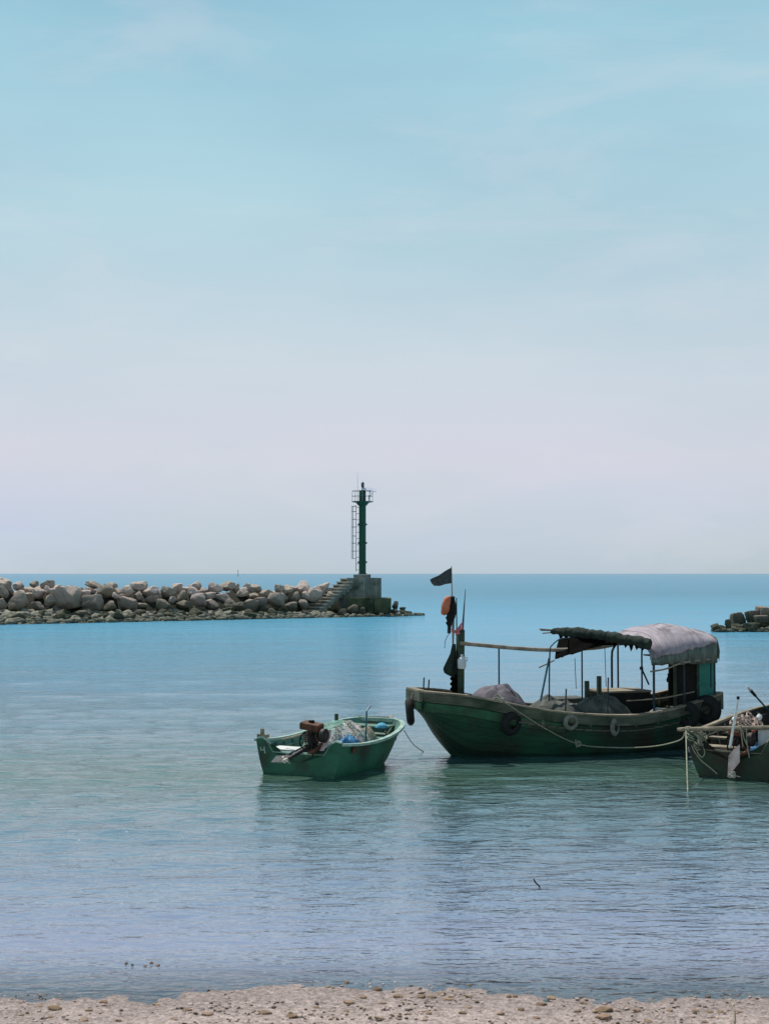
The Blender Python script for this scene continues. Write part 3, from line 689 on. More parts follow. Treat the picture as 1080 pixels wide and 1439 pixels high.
# ladder and cage on the left side
lx = at(500.2, 750, by).x; lx2 = bx - .36; zl0 = zt(803); zl1 = zt(711)
for yo in (-.22, .22):
    mb = MB(); mb.tube([(lx, by + yo - .15, zl0), (lx, by + yo - .15, zl1 + .05)], .028, 6); part(mb, 'ladder_rail', M['towersteel'], bt)
k = 0; z = zl0 + .15
while z < zl1:
    mb = MB(); mb.tube([(lx, by - .37, z), (lx, by + .07, z)], .016, 5); part(mb, 'rung', M['towersteel'], bt)
    if k % 2 == 0:
        mb = MB(); mb.tube([(lx, by - .15, z), (lx2 + .05, by - .08, z)], .022, 5); part(mb, 'ladder_bracket', M['towersteel'], bt)
    z += .3; k += 1
xo = at(494, 750, by).x; hoops = [zt(q) for q in (711.5, 719, 729.8, 740.7, 753.3, 763.5, 774.5, 785)]
rr = (lx - xo) / 2; cxm = (lx + xo) / 2
for z in hoops:
    mb = MB(); mb.tube([(lx - (lx - xo) * math.sin(q), by - .15 + .34 * math.cos(q), z) for q in np.linspace(0, math.pi, 13)], .022, 5); part(mb, 'cage_hoop', M['towersteel'], bt)
for q in (math.pi / 2, math.pi * .25, math.pi * .75):
    x = lx - (lx - xo) * math.sin(q); y = by - .15 + .34 * math.cos(q)
    mb = MB(); mb.tube([(x, y, hoops[-1]), (x, y, hoops[0])], .024, 5); part(mb, 'cage_bar', M['towersteel'], bt)

# far channel marker on the horizon
p = at_z(334.5, 809.5, 0)
mk = thing('channel_marker', 'tiny dark channel marker pole far out on the horizon', 'marker', base=p)
mb = MB(); mb.tube([p + Vector((0, 0, -1)), p + Vector((0, 0, 17 * p.y / 4500))], .35 * p.y / 2300, 8); part(mb, 'pole', M['steel'], mk)
mb = MB(); mb.lathe([(.0, .4), (1.0, .4), (1.2, -.2), (1.2, -.8)], p, 16); part(mb, 'float_body', M['steel'], mk)
mb = MB(); mb.lathe([(0, 1.4), (.6, .2), (.6, 0), (0, 0)], p + Vector((0, 0, 17 * p.y / 4500)), 8); part(mb, 'top_mark', M['steel'], mk)
# ------------------------------------------------------------------ boat building helpers
def hull_section(b, sh, zb, p, n=14, keelw=0.06):
    """half section from sheer down to keel: list of (y, z)"""
    out = []
    for k in range(n + 1):
        u = 1 - k / n; u = u ** 1.25
        y = keelw * min(1, b) + (b - keelw * min(1, b)) * (u ** p)
        out.append((y, zb + (sh - zb) * u))
    return out
def half_at(b, sh, zb, p, z, keelw=0.06):
    u = max(0.0, min(1.0, (z - zb) / (sh - zb))); return keelw + (b - keelw) * u ** p
def rail_strip(pts, wd_in, wd_out, z0, z1, centre=None):
    """a strip of rectangular section swept along plan points (x, y, z); the outside is to the right of the travel"""
    P = [Vector(p) for p in pts]; rows = []
    for i in range(len(P)):
        d = P[min(i + 1, len(P) - 1)] - P[max(i - 1, 0)]; d.z = 0; d.normalize(); o = Vector((d.y, -d.x, 0))
        rows.append([P[i] + o * wd_out + Vector((0, 0, z0)), P[i] + o * wd_out + Vector((0, 0, z1)), P[i] - o * wd_in + Vector((0, 0, z1)), P[i] - o * wd_in + Vector((0, 0, z0))])
    mb = MB(); mb.grid(rows, closed=True); n = len(rows)
    mb.f.append((0, 1, 2, 3)); mb.f.append(tuple((n - 1) * 4 + k for k in (3, 2, 1, 0)))
    return mb
def mound(cx, cy, rx, ry, h, z0, seed=0, na=40, nr=14, fold=0.05, p=1.6, sq=2.0, rot=0.0):
    """a covered heap: dome with folds, sits on z0"""
    rows = []
    for i in range(nr + 1):
        r = i / nr; row = []
        for k in range(na):
            a = 2 * math.pi * k / na
            ca, sa = math.cos(a), math.sin(a); e = (abs(ca) ** sq + abs(sa) ** sq) ** (-1 / sq)
            x = ca * e * rx * r; y = sa * e * ry * r
            z = h * (1 - r ** p) + fold * (nz(x * 2.3 + seed, y * 2.3, seed) * (1 - r * .5) + .5 * nz(x * 6, y * 6 + seed, seed)) + fold * .6 * math.sin(a * 9 + seed) * r * (1 - r)
            if r == 1: z = -0.03
            x, y = x * math.cos(rot) - y * math.sin(rot), x * math.sin(rot) + y * math.cos(rot)
            row.append((cx + x, cy + y, z0 + z))
        rows.append(row)
    mb = MB(); mb.grid(rows, closed=True); return mb
def strands(cx, cy, rx, ry, surf, n, r, seed, seg=14):
    rd = random.Random(seed); mb = MB()
    for i in range(n):
        a = rd.uniform(0, 6.28); q = math.sqrt(rd.random()) * .9; x = cx + rx * q * math.cos(a); y = cy + ry * q * math.sin(a); th = rd.uniform(0, 6.28); cv = rd.uniform(-.6, .6); pts = []
        for k in range(seg):
            e = ((x - cx) / rx) ** 2 + ((y - cy) / ry) ** 2
            if e < 1: pts.append((x, y, surf(x, y) + rd.uniform(-.004, .016)))
            x += .045 * math.cos(th); y += .045 * math.sin(th); th += cv * .5 + rd.gauss(0, .25)
        if len(pts) > 3: mb.tube(pts, r, 4)
    return mb
def coil(mb, c, rad, turns, r, seed, tilt=0.3):
    rd = random.Random(seed); pts = []
    for k in range(int(turns * 12)):
        a = 2 * math.pi * k / 12; q = rad * (1 + rd.uniform(-.22, .22))
        pts.append(Vector(c) + Vector((q * math.cos(a), q * .6 * math.sin(a), q * tilt * math.sin(a * .9 + 1) + .02 * k / 12)))
    mb.tube(pts, r, 5)
def hang(a, b, sag, n=14):
    a = Vector(a); b = Vector(b)
    return [a.lerp(b, k / n) - Vector((0, 0, sag * 4 * (k / n) * (1 - k / n))) for k in range(n + 1)]
def tyre(fr, c, axis, R_, r_, m, label, pale=None, squash=1.0, rope_to=None):
    """a tyre hung as a fender: carcass, inner bead ring, hanging rope"""
    t = thing('tyre_fender', label, 'tyre', fr, c, 'tyre fenders hung on the boats')
    ax = Vector(axis).normalized(); u = ax.orthogonal().normalized(); v = ax.cross(u)
    rows = []; n = 28
    prof = [(-.5, -.55), (-.72, -.1), (-.72, .35), (-.5, .8), (-.15, 1.0), (.15, 1.0), (.5, .8), (.72, .35), (.72, -.1), (.5, -.55), (.42, -.5), (.42, .5), (-.42, .5), (-.42, -.5)]
    for k in range(n):
        a = 2 * math.pi * k / n; d = u * math.cos(a) + v * math.sin(a); row = []
        for px_, pr in prof:
            rr = R_ - r_ + r_ * pr
            row.append(Vector(c) + Vector((d.x * rr, d.y * rr, d.z * rr)) + ax * px_ * r_)
        rows.append(row)
    rows.append(rows[0]); mb = MB(); mb.grid(rows, closed=True); part(mb, 'carcass', m, t)
    mb = MB(); mb.tube([Vector(c) + (u * math.cos(2 * math.pi * k / n) + v * math.sin(2 * math.pi * k / n)) * (R_ - 1.5 * r_) + ax * .52 * r_ for k in range(n)], r_ * .13, 5, closed=True); part(mb, 'bead', m, t)
    # tread grooves as ribs
    for s in (-.35, 0, .35):
        mb = MB(); mb.tube([Vector(c) + (u * math.cos(2 * math.pi * k / n) + v * math.sin(2 * math.pi * k / n)) * (R_ - .03 * r_) + ax * s * r_ * .6 for k in range(n)], r_ * .09, 4, closed=True); part(mb, 'tread_rib', m, t)
    if rope_to is not None:
        mb = MB(); mb.tube(hang(Vector(c) + Vector((0, 0, R_ - r_)), rope_to, .0, 4), .012, 5); part(mb, 'rope', M['rope'], t)
    return t

# ================================================================== large boat
BF = Frame(1.45, 31.55, 17)
B_B = [(-0.82, .40), (-0.6, .62), (0.0, .86), (0.8, 1.04), (1.6, 1.13), (3.0, 1.20), (4.4, 1.17), (5.4, 1.08), (6.16, .97)]
B_S = [(-0.82, 1.43), (-0.4, 1.40), (0.2, 1.33), (0.9, 1.19), (1.6, 1.05), (2.4, .94), (3.3, .87), (4.0, .86), (4.7, .94), (5.4, 1.08), (5.9, 1.19), (6.16, 1.28)]
B_Z = [(-0.82, 1.05), (-0.62, .84), (-0.35, .42), (0.0, .02), (0.25, -.18), (0.8, -.32), (2, -.38), (4.4, -.36), (5.3, -.22), (5.85, .12), (6.16, .60)]
B_P = [(-0.82, .55), (-0.5, .75), (0, .85), (0.6, .72), (1.4, .50), (2.4, .36), (4.4, .33), (5.7, .42), (6.16, .5)]
bxs = np.concatenate([np.linspace(-0.82, 0.8, 16), np.linspace(0.95, 5.1, 26), np.linspace(5.2, 6.16, 10)])
def bsec(x): return smooth_tab(B_B, x), smooth_tab(B_S, x), smooth_tab(B_Z, x), smooth_tab(B_P, x)
boat = thing('fishing_boat', 'large weathered green wooden fishing boat with pink tarp canopy and tyre fenders', 'boat', BF, (3, 0, 0))
rows = []
for x in bxs:
    b, sh, zb_, p = bsec(x); h = hull_section(b, sh, zb_, p)
    rows.append([(x, -y, z) for y, z in h] + [(x, y, z) for y, z in reversed(h)])
mb = MB(); mb.grid(rows)
n = len(rows[0]); mb.f.append(tuple(range(n))); mb.f.append(tuple((len(rows) - 1) * n + k for k in range(n)))
part(mb, 'hull', M['hull'], boat, angle=30)
def around(inset=0.0, dz=0.0, x0=-0.82, x1=6.7):       # sheer line from port stern round the bow to starboard stern
    pts = []
    X = [x for x in bxs if x0 <= x <= x1]
    for x in reversed(X): pts.append((x, -(smooth_tab(B_B, x) - inset), smooth_tab(B_S, x) + dz))
    for x in X: pts.append((x, smooth_tab(B_B, x) - inset, smooth_tab(B_S, x) + dz))
    return pts
# heavy weathered wale, proud of the planking; its foot follows the flare
def band(d0, d1, proud, m, name, x0=-0.82, x1=6.7):
    for s in (-1, 1):
        rows = []
        for x in bxs:
            if not x0 <= x <= x1: continue
            b, sh, zb_, p = bsec(x)
            za, zc_ = sh - d0 * min(1, (sh - zb_) / .5), sh - d1 * min(1, (sh - zb_) / .5)
            ya, yc = half_at(b, sh, zb_, p, za), half_at(b, sh, zb_, p, zc_)
            rows.append([(x, s * (ya - .03), za), (x, s * (ya + proud), za), (x, s * (yc + proud), zc_), (x, s * (yc - .03), zc_)])
        mb = MB(); mb.grid(rows, closed=True); mb.f.append((0, 1, 2, 3)); mb.f.append(tuple((len(rows) - 1) * 4 + k for k in (3, 2, 1, 0)))
        part(mb, name, m, boat, angle=30)
    return
band(-0.005, .20, .055, M['wale'], 'wale', -.82, 6.17)
band(.225, .42, .022, M['hull_light'], 'strake', -.74, 2.3)
band(.24, .30, .03, M['hull'], 'rubbing_strake', 2.3, 6.1)
for s in (-1, 1):          # carvel planks below the wale, each with its own edge
    for i in range(6):
        rows = []
        for x in bxs:
            if not -.5 <= x <= 6.1: continue
            b, sh, zb_, p = bsec(x); zt_ = sh - .23 - (.20 if x < 2.3 else .08); zl_ = max(zb_ + .02, -.22); H = zt_ - zl_
            if H < .12: continue
            za, zc_ = zt_ - H * (i + .035) / 6, zt_ - H * (i + .965) / 6
            ya, yc = half_at(b, sh, zb_, p, za), half_at(b, sh, zb_, p, zc_)
            rows.append([(x, s * (ya - .02), za), (x, s * (ya + .010), za), (x, s * ((ya + yc) / 2 + .013), (za + zc_) / 2), (x, s * (yc + .010), zc_), (x, s * (yc - .02), zc_)])
        mb = MB(); mb.grid(rows, closed=True); n5 = len(rows) - 1; mb.f.append((0, 1, 2, 3, 4)); mb.f.append(tuple(n5 * 5 + k for k in (4, 3, 2, 1, 0)))
        part(mb, 'plank', M['hull'], boat, angle=35)
# bow face planks
for k, (za, zc_, hw, m) in enumerate(((1.445, 1.235, .47, M['wale']), (1.21, 1.05, .40, M['hull_light']))):
    mb = MB(); mb.box((-.845, 0, (za + zc_) / 2), (.07, hw * 2, za - zc_)); part(mb, 'bow_plank', m, boat, smooth=False)
# transom
mb = MB(); mb.box((6.20, 0, 1.11), (.07, 1.88, .38)); part(mb, 'transom_board', M['wale'], boat, smooth=False)
# gunwale cap: pale edge
for s in (-1, 1):
    pts = [(x, s * smooth_tab(B_B, x), smooth_tab(B_S, x)) for x in bxs]
    if s > 0: pts = pts[::-1]
    mb = rail_strip(pts, .10, .07, .008, .045) if s < 0 else rail_strip(pts, .10, .07, .008, .045)
    part(mb, 'gunwale_cap', M['wood'], boat, angle=30)
mb = MB(); mb.box((-.81, 0, 1.465), (.14, .86, .04)); part(mb, 'bow_cap', M['wood'], boat, smooth=False)
# deck: separate boards across, with gaps
xk = -0.75; i = 0
while xk < 5.95:
    b, sh, _, _ = bsec(xk + .11); b2 = smooth_tab(B_B, xk + .21) ; z = sh - (.10 if xk < .9 else .30)
    mb = MB(); mb.box((xk + .105, 0, z - .02), (.2, 2 * (min(b, b2) - .05), .03)); part(mb, 'deck_board', M['deck'], boat, smooth=False)
    xk += .215; i += 1
# bulwark lining and frames
for s in (-1, 1):
    rows = [[(x, s * (smooth_tab(B_B, x) - .05), smooth_tab(B_S, x)), (x, s * (smooth_tab(B_B, x) - .09), smooth_tab(B_S, x) - .34)] for x in bxs if .9 <= x <= 6.2]
    mb = MB(); mb.grid(rows); part(mb, 'bulwark_lining', M['deck'], boat)
    for x in np.arange(1.2, 6.1, .55):
        b, sh = smooth_tab(B_B, x), smooth_tab(B_S, x)
        mb = MB(); mb.box((x, s * (b - .10), sh - .15), (.06, .06, .29)); part(mb, 'frame_rib', M['wood'], boat, smooth=False)
# mast post, boom, stanchions
mx0 = BF.pix(641.5, 975, -.05)
mpx = BF.pix(646, 885, -.05); mbz = BF.pix(646, 975, -.05)
mb = MB(); mb.beam((mbz.x, -.05, 1.15), (mpx.x + .015, -.05, mpx.z), .14, .14, up=(0, 1, 0)); part(mb, 'mast_post', M['mast'], boat, smooth=False)
mb = MB(); mb.box((mbz.x + .02, -.03, 1.27), (.4, .5, .1)); part(mb, 'mast_step', M['wood'], boat, smooth=False)
b0 = BF.pix(646, 904, -.14); b0b = BF.pix(758, 913, .0); b1 = BF.pix(833, 911, .15); b2_ = BF.pix(871, 904, .3)
mb = MB(); mb.tube(smooth_curve([b0, b0b, b1, b2_], 6), [.045] * 10 + [.04] * 8 + [.03], 8); part(mb, 'boom_pole', M['bamboo'], boat)
for px, y0_, y1_, nn in ((700.5, 911, 972, .05), (817, 911, 972, .2)):
    a = BF.pix(px, y0_, nn); c = BF.pix(px, y1_, nn)
    mb = MB(); mb.tube([a, (a.x, a.y, .6)], .018, 6); part(mb, 'stanchion', M['steel'], boat)
# canopy hoops
def hoop(x, hw, z0, z1, r, name='canopy_hoop', peak=.2, lean=0.0, mt='steel'):
    pts = [(x, -hw, .7), (x, -hw, z0)]
    for k in range(1, 12):
        a = math.pi * k / 12; yy_ = -hw * math.cos(a); pts.append((x + lean * math.sin(a), yy_ + peak * math.sin(a) * .3, z0 + (z1 - z0) * math.sin(a) ** .8))
    pts += [(x, hw, z0), (x, hw, .7)]
    mb = MB(); mb.tube(pts, r, 8); return part(mb, name, M[mt], boat)
hoop(4.43, 1.05, 2.0, 2.46, .028); hoop(5.2, 1.02, 2.05, 2.62, .022); hoop(5.98, 1.0, 2.0, 2.55, .024)
hl = BF.pix(771.5, 980, -.95)
pts = [BF.pix(771, 985, -.95), BF.pix(772, 918, -.95), BF.pix(776, 906, -.75), BF.pix(787, 898, -.2), BF.pix(800, 899, .5)]
mb = MB(); mb.tube(smooth_curve(pts, 5), .016, 6); part(mb, 'canopy_hoop', M['steel'], boat)
mb = MB(); mb.tube([BF.pix(759, 985, -.9), BF.pix(771, 925, -.9)], .022, 6); part(mb, 'brace_pole', M['tealpole'], boat)
mb = MB(); mb.tube([BF.pix(757, 938, -.6), BF.pix(778, 928, -.5)], .018, 6); part(mb, 'peg', M['bamboo'], boat)
a = BF.pix(867.5, 906, .95); mb = MB(); mb.tube([a, (a.x, a.y, .7)], .022, 6); part(mb, 'stanchion', M['steel'], boat)
for px, ya, yb, nn in ((851, 908, 965, .3), (809, 925, 968, .5)):
    mb = MB(); mb.tube([BF.pix(px - 2, ya, nn), BF.pix(px, yb, nn)], .008, 5); part(mb, 'hanging_line', M['black'], boat)
for px, ya, yb in ((853.5, 952, 1004), (794.5, 968, 1000), (595, 952, 972), (602, 955, 973), (609.5, 967, 974)):
    nn = -1.1 if px > 700 else -.3
    a = BF.pix(px + .5, ya, nn); c = BF.pix(px - .5, yb, nn)
    mb = MB(); mb.tube([a, c], .016, 6); part(mb, 'thole_pin', M['steel'], boat)
# canopy sheet
xa, xb = 4.30, 6.0; rows = []
for i in range(70):
    u = i / 69; x = xa + (xb - xa) * u; row = []
    za = float(np.interp(u, [0, .3, .65, 1], [2.58, 2.76, 2.82, 2.66])); ze = 2.08 + .36 * u
    for k in range(41):
        v = k / 40; a = math.pi * v; y = -1.12 * math.cos(a)
        z = ze + (za - ze) * math.sin(a) ** 1.05 if v < .5 else (za - .22) + .22 * math.sin(a) ** .8
        fold = .022 * math.sin(u * 30 + 9 * v + 5 * nz(u * 3, v * 2)) * (1 - .6 * math.sin(a)) + .035 * abs(nz(u * 15 + 6 * v, v * 1.5, 3)) + .014 * nz(u * 5, v * 4, 8)
        row.append((x + .02 * nz(v * 8, u * 3), y - .05 * fold, z + fold))
    rows.append(row)
mb = MB(); mb.grid(rows); can = part(mb, 'canopy', M['canopy'], boat, solid=.012, angle=80)
for u_ in (10, 24, 38, 52, 66):          # sewn seams over the hoops
    mb = MB(); mb.tube([Vector(q) + Vector((0, 0, .008)) for q in rows[u_]], .011, 5); part(mb, 'seam', M['canopy'], can)
fl_rows = []
for i in range(60):
    u = i / 59; x = xa + .03 + (xb - xa - .05) * u; y = -1.125; z = 2.08 + .36 * u; d = .12 + .34 * u + .03 * nz(u * 10, 2) + .012 * nz(u * 40, 1)
    o_ = .03 * math.sin(u * 38)
    fl_rows.append([(x, y + .012, z + .02), (x, y + o_ * .4, z - d * .5), (x + .03, y + .04 + o_, z - d)])
mb = MB(); mb.grid(fl_rows); part(mb, 'flap', M['flap'], can, solid=.01)
fl_rows = []
for i in range(40):
    v = i / 39 * .46; a = math.pi * v; y = -1.12 * math.cos(a); z = 2.44 + (2.66 - 2.44) * math.sin(a) ** .85; d = .42 + .04 * nz(v * 30, 4)
    fl_rows.append([(xb + .005, y, z + .01), (xb + .03 + .02 * math.sin(v * 60), y, z - d * .5), (xb + .03, y, z - d)])
mb = MB(); mb.grid(fl_rows); part(mb, 'flap', M['flap'], can, solid=.01)
# pole along the canopy edge
mb = MB(); mb.tube(smooth_curve([BF.pix(913, 944, -1.1), BF.pix(935, 940, -1.1), BF.pix(960, 931, -1.1), BF.pix(1007, 925, -1.08)], 5), .02, 6); part(mb, 'edge_pole', M['bamboo'], boat)
# cabin under the canopy
cx0, cx1, cy_, cz0, cz1 = 5.1, 6.14, -.74, .80, 2.06
mb = MB(); mb.box(((5.69 + cx1) / 2, cy_, (cz0 + cz1) / 2), (cx1 - 5.69, .04, cz1 - cz0)); cab = part(mb, 'cabin_side_panel', M['cabin'], boat, smooth=False)
for z in (1.05, 1.5, 1.98):
    mb = MB(); mb.box(((5.69 + cx1) / 2, cy_ - .03, z), (cx1 - 5.69, .02, .05)); part(mb, 'batten', M['cabin'], cab, smooth=False)
mb = MB(); mb.box((5.40, cy_ + .02, (cz0 + cz1) / 2), (.52, .03, cz1 - cz0)); part(mb, 'cabin_side_panel', M['interior'], boat, smooth=False)  # dark sheet painted as the shade in the open cabin side
mb = MB(); mb.box((5.94, .74, (cz0 + cz1) / 2), (.36, .04, cz1 - cz0)); part(mb, 'cabin_side_panel', M['darkwood'], boat, smooth=False)
mb = MB(); mb.box((6.14, 0, (cz0 + cz1) / 2), (.04, 1.44, cz1 - cz0)); part(mb, 'cabin_back_panel', M['darkwood'], boat, smooth=False)
mb = MB(); mb.box((5.66, 0, cz1 + .02), (1.12, 1.5, .03)); part(mb, 'cabin_roof', M['darkwood'], boat, smooth=False)
for x in (5.12, 5.69):
    mb = MB(); mb.box((x, cy_ - .005, (cz0 + cz1) / 2), (.06, .06, cz1 - cz0)); part(mb, 'cabin_post', M['mast'], boat, smooth=False)
mb = MB(); mb.tube([BF.pix(998, 926, -.98), BF.pix(998, 966, -.98)], .016, 6); part(mb, 'stanchion', M['steel'], boat)
# engine box and hatch coaming amidships
mb = MB(); mb.box((4.3, .38, 1.02), (1.15, .85, .5)); eb = part(mb, 'engine_box', M['interior'], boat, smooth=False)
mb = MB(); mb.box((4.3, .42, 1.292), (1.2, .9, .04)); part(mb, 'lid', M['wood'], eb, smooth=False)
mb = MB(); mb.box((3.0, .55, .90), (.9, .8, .5)); part(mb, 'coaming', M['tarp_grey'], boat, smooth=False)
for px, ya, yb, wd, nn in ((824, 957, 974, .085, -.1), (841, 950, 967, .085, .05)):
    a = BF.pix(px, ya, nn); c = BF.pix(px, yb, nn)
    mb = MB(); mb.beam((a.x, nn, a.z), (a.x, nn, .62), wd, wd, up=(0, 1, 0)); part(mb, 'bollard', M['mast'], boat, smooth=False)
mb = MB(); mb.tube([BF.pix(901, 940, .1), BF.pix(911, 962, .1)], .02, 6); mb.lathe([(0, .05), (.04, .03), (.045, -.03), (0, -.05)], BF.pix(900.5, 939, .1), 10); part(mb, 'tiller', M['steel'], boat)
p = BF.pix(939, 953, -.6)
mb = MB(); mb.lathe([(.05, -.09), (.055, -.02), (.03, .03), (.025, .08), (.045, .1), (0, .11)], p, 12); mb.tube([p - Vector((0, 0, .08)), (p.x, p.y, .7)], .02, 6); part(mb, 'exhaust_stack', M['black'], boat)
mb = MB(); mb.tube(smooth_curve([BF.pix(880, 985, -1.0), BF.pix(930, 981, -1.0), BF.pix(975, 972, -1.0)], 5), .015, 6); part(mb, 'side_rail', M['wood'], boat)

# things carried by the large boat
p = BF.pix(683, 985, 0.1); zd = smooth_tab(B_S, 1.0) - .12
single(mound(1.10, .0, .66, .72, .46, 1.06, 3, fold=.11, p=2.2, sq=2.6), 'covered_heap', M['tarp_lilac'], 'heap under a lilac grey tarp just behind the mast', 'tarp', BF, (1.12, 0, 1.06))
single(mound(2.35, -.25, .90, .80, .56, .66, 5, fold=.13, p=2.0, sq=2.6), 'covered_heap', M['tarp_grey'], 'low crumpled grey tarp heap amidships left of the thole pin', 'tarp', BF, (2.55, -.2, .66))
single(mound(3.40, -.42, .90, .66, .70, .56, 9, fold=.13, p=2.4, sq=2.4), 'covered_heap', M['tarp_grey'], 'taller smooth grey tarp mound in front of the engine box', 'tarp', BF, (3.45, -.4, .56))
p = BF.pix(925, 985, -.85)
q = mound(p.x, -.80, .42, .26, .30, smooth_tab(B_S, p.x) - .26, 12, fold=.06)
o = thing('net_bundle', 'blue and white bundle of netting on deck beside the canopy leg', 'net', BF, (p.x, -.8, .8)); part(q, 'heap', M['bluewhite'], o)
zb0 = smooth_tab(B_S, p.x) - .26
part(strands(p.x, -.80, .40, .24, lambda x, y: zb0 + .31 * (1 - (((x - p.x) / .42) ** 2 + ((y + .8) / .26) ** 2) ** .8), 26, .006, 5), 'mesh_strands', M['netstrand'], o)['kind'] = 'stuff'
# rolled dark net on the canopy frame
ra = BF.pix(775, 887, 1.05); rb = BF.pix(912, 905, -1.05)
rl = thing('rolled_net', 'dark green rolled net lying along the front of the canopy', 'net roll', BF, ra)
pts = [ra.lerp(rb, k / 24) + Vector((0, 0, .05 * math.sin(k / 24 * math.pi) + .02 * nz(k * .6, 3))) for k in range(25)]
rs = [.07 + .05 * min(1, k / 6) + .025 * nz(k * .35, 9) + .012 * nz(k * 1.3, 4) for k in range(25)]
pts2 = [ra.lerp(rb, k / 72) + Vector((0, 0, .05 * math.sin(k / 72 * math.pi) + .02 * nz(k * .2, 3))) for k in range(73)]
rs2 = [float(np.interp(k / 3, range(25), rs)) for k in range(73)]
mb = MB(); mb.tube(pts2, rs2, 18)
mb.v = [tuple(Vector(q) + Vector((0, .035 * nz(q[0] * 9, q[1] * 9, q[2] * 9), .035 * nz(q[0] * 7, q[2] * 14, q[1] * 7) - .03 * max(0, nz(q[0] * 16, q[1] * 5, 3))))) for q in mb.v]
part(mb, 'roll', M['roll'], rl, angle=70)
for k in range(16):                     # frayed net edge hanging off the roll
    c = pts2[6 + 4 * k] - Vector((0, .05, rs2[6 + 4 * k] * .8)); ln_ = random.uniform(.05, .16)
    mb = MB(); mb.poly([c + Vector((-.06, 0, .03)), c + Vector((.07, 0, .03)), c + Vector((.03, -.02, -ln_ * .6)), c + Vector((-.01, -.02, -ln_))], (0, .012, 0)); part(mb, 'frayed_edge', M['net_dark'], rl, smooth=False)
for k in (4, 9, 14, 19):
    c = pts[k]; mb = MB(); d = (pts[k + 1] - pts[k - 1]).normalized(); u = d.orthogonal().normalized(); v = d.cross(u)
    mb.tube([c + (u * math.cos(a) + v * math.sin(a)) * (rs[k] + .004) for a in np.linspace(0, 6.28, 15)[:-1]], .006, 5, closed=True); part(mb, 'tie', M['black'], rl)
for dx, dz_, ln in ((-.25, .02, .5), (-.2, -.05, .45), (-.28, .05, .4)):
    mb = MB(); mb.tube([ra + Vector((dx, .1, dz_)), ra + Vector((ln, -.1, 0))], .016, 6); part(mb, 'stick_end', M['bamboo'], rl)
# dark net sheet hanging under the roll
tl = [BF.pix(*q_) for q_ in ((785, 897, .6), (815, 895, .4), (845, 898, .1), (862, 902, -.1), (868, 904, -.2))]
bl = [BF.pix(*q_) for q_ in ((779, 926, -.3), (800, 920, -.3), (823, 913, -.2), (842, 907, -.15), (862, 905, -.2))]
rows = []
for k in range(25):
    t_ = k / 24 * 4; i = min(int(t_), 3); f = t_ - i; A = tl[i].lerp(tl[i + 1], f); Bq = bl[i].lerp(bl[i + 1], f)
    rows.append([A.lerp(Bq, j / 8) + Vector((0, .05 * math.sin(k * .9 + j * .4), -.03 * math.sin(j / 8 * math.pi) + (.03 * nz(k * .8, 2) if j == 8 else 0))) for j in range(9)])
mb = MB(); mb.grid(rows); part(mb, 'hanging_sheet', M['net_dark'], rl, solid=.012)

# marker flag staffs tied to the mast
f0 = BF.pix(634, 797, .02); fb = BF.pix(636.5, 972, .02)
fs = thing('marker_flag_staff', 'net marker staff with small black flag and orange float tied beside the mast', 'flag', BF, (fb.x, fb.y, 1.2))
mb = MB(); mb.tube([(fb.x + .02, fb.y, 1.2), BF.pix(636, 900, .02), BF.pix(635, 850, .02), f0 + Vector((0, 0, .02))], [.022, .02, .016, .010], 6); part(mb, 'staff', M['bamboo'], fs)
fc = [(633.8, 797.5), (604.3, 814.8), (610.5, 824), (634.2, 819.5)]
A, Bq, Cq, Dq = [BF.pix(x, y, .02) for x, y in fc]; rows = []
for i in range(13):
    u = i / 12; row = []
    for j in range(9):
        v = j / 8; p = A.lerp(Bq, u).lerp(Dq.lerp(Cq, u), v) + Vector((0, .05 * math.sin(u * 7 + v) * u, .012 * math.sin(v * 5 + u * 9) * u)); row.append(p)
    rows.append(row)
mb = MB(); mb.grid(rows); part(mb, 'flag', M['flag'], fs, solid=.006)
p = BF.pix(626.5, 851, -.03); mb = MB()
rows = []
for i in range(11):
    a = math.pi * i / 10; rows.append([(p.x + .10 * math.sin(a) ** .7 * math.cos(q) * (1 + .35 * nz(i * .6, q * .8)) + .05 * math.cos(a), p.y + .10 * math.sin(a) ** .7 * math.sin(q), p.z + .215 * math.cos(a)) for q in np.linspace(0, 2 * math.pi, 13)[:-1]])
mb.grid(rows, closed=True); part(mb, 'float', M['orange'], fs)
rows = []
for i in range(22):
    u = i / 21; c = BF.pix(635 + 2 * math.sin(u * 5) - 3 * u, 838 + u * 52, .0); wd = .03 + .12 * math.sin(min(1, u * 1.15) * math.pi) * (1 + .5 * nz(i * .9, 7))
    rows.append([(c.x - wd - .05 * abs(nz(i * 1.3, 1)), -.06, c.z + .03 * nz(i, 3)), (c.x, -.13, c.z), (c.x + wd * .5, -.05, c.z), (c.x + wd * .2, .07, c.z), (c.x - wd * .6, .05, c.z)])
mb = MB(); mb.grid(rows, closed=True); part(mb, 'ragged_cloth', M['black'], fs)
fs2 = thing('furled_flag_staff', 'furled dark net flag on a staff leaning against the mast', 'flag', BF, (fb.x + .1, .08, 1.2))
mb = MB(); mb.tube([(fb.x + .12, .1, 1.2), BF.pix(641, 840, .12)], [.02, .012], 6); part(mb, 'staff', M['mast'], fs2)
mb = MB(); mb.tube([(fb.x + .02, .16, 1.2), BF.pix(638, 838, .16)], [.02, .012], 6); part(mb, 'staff', M['mast'], fs2)
rows = []
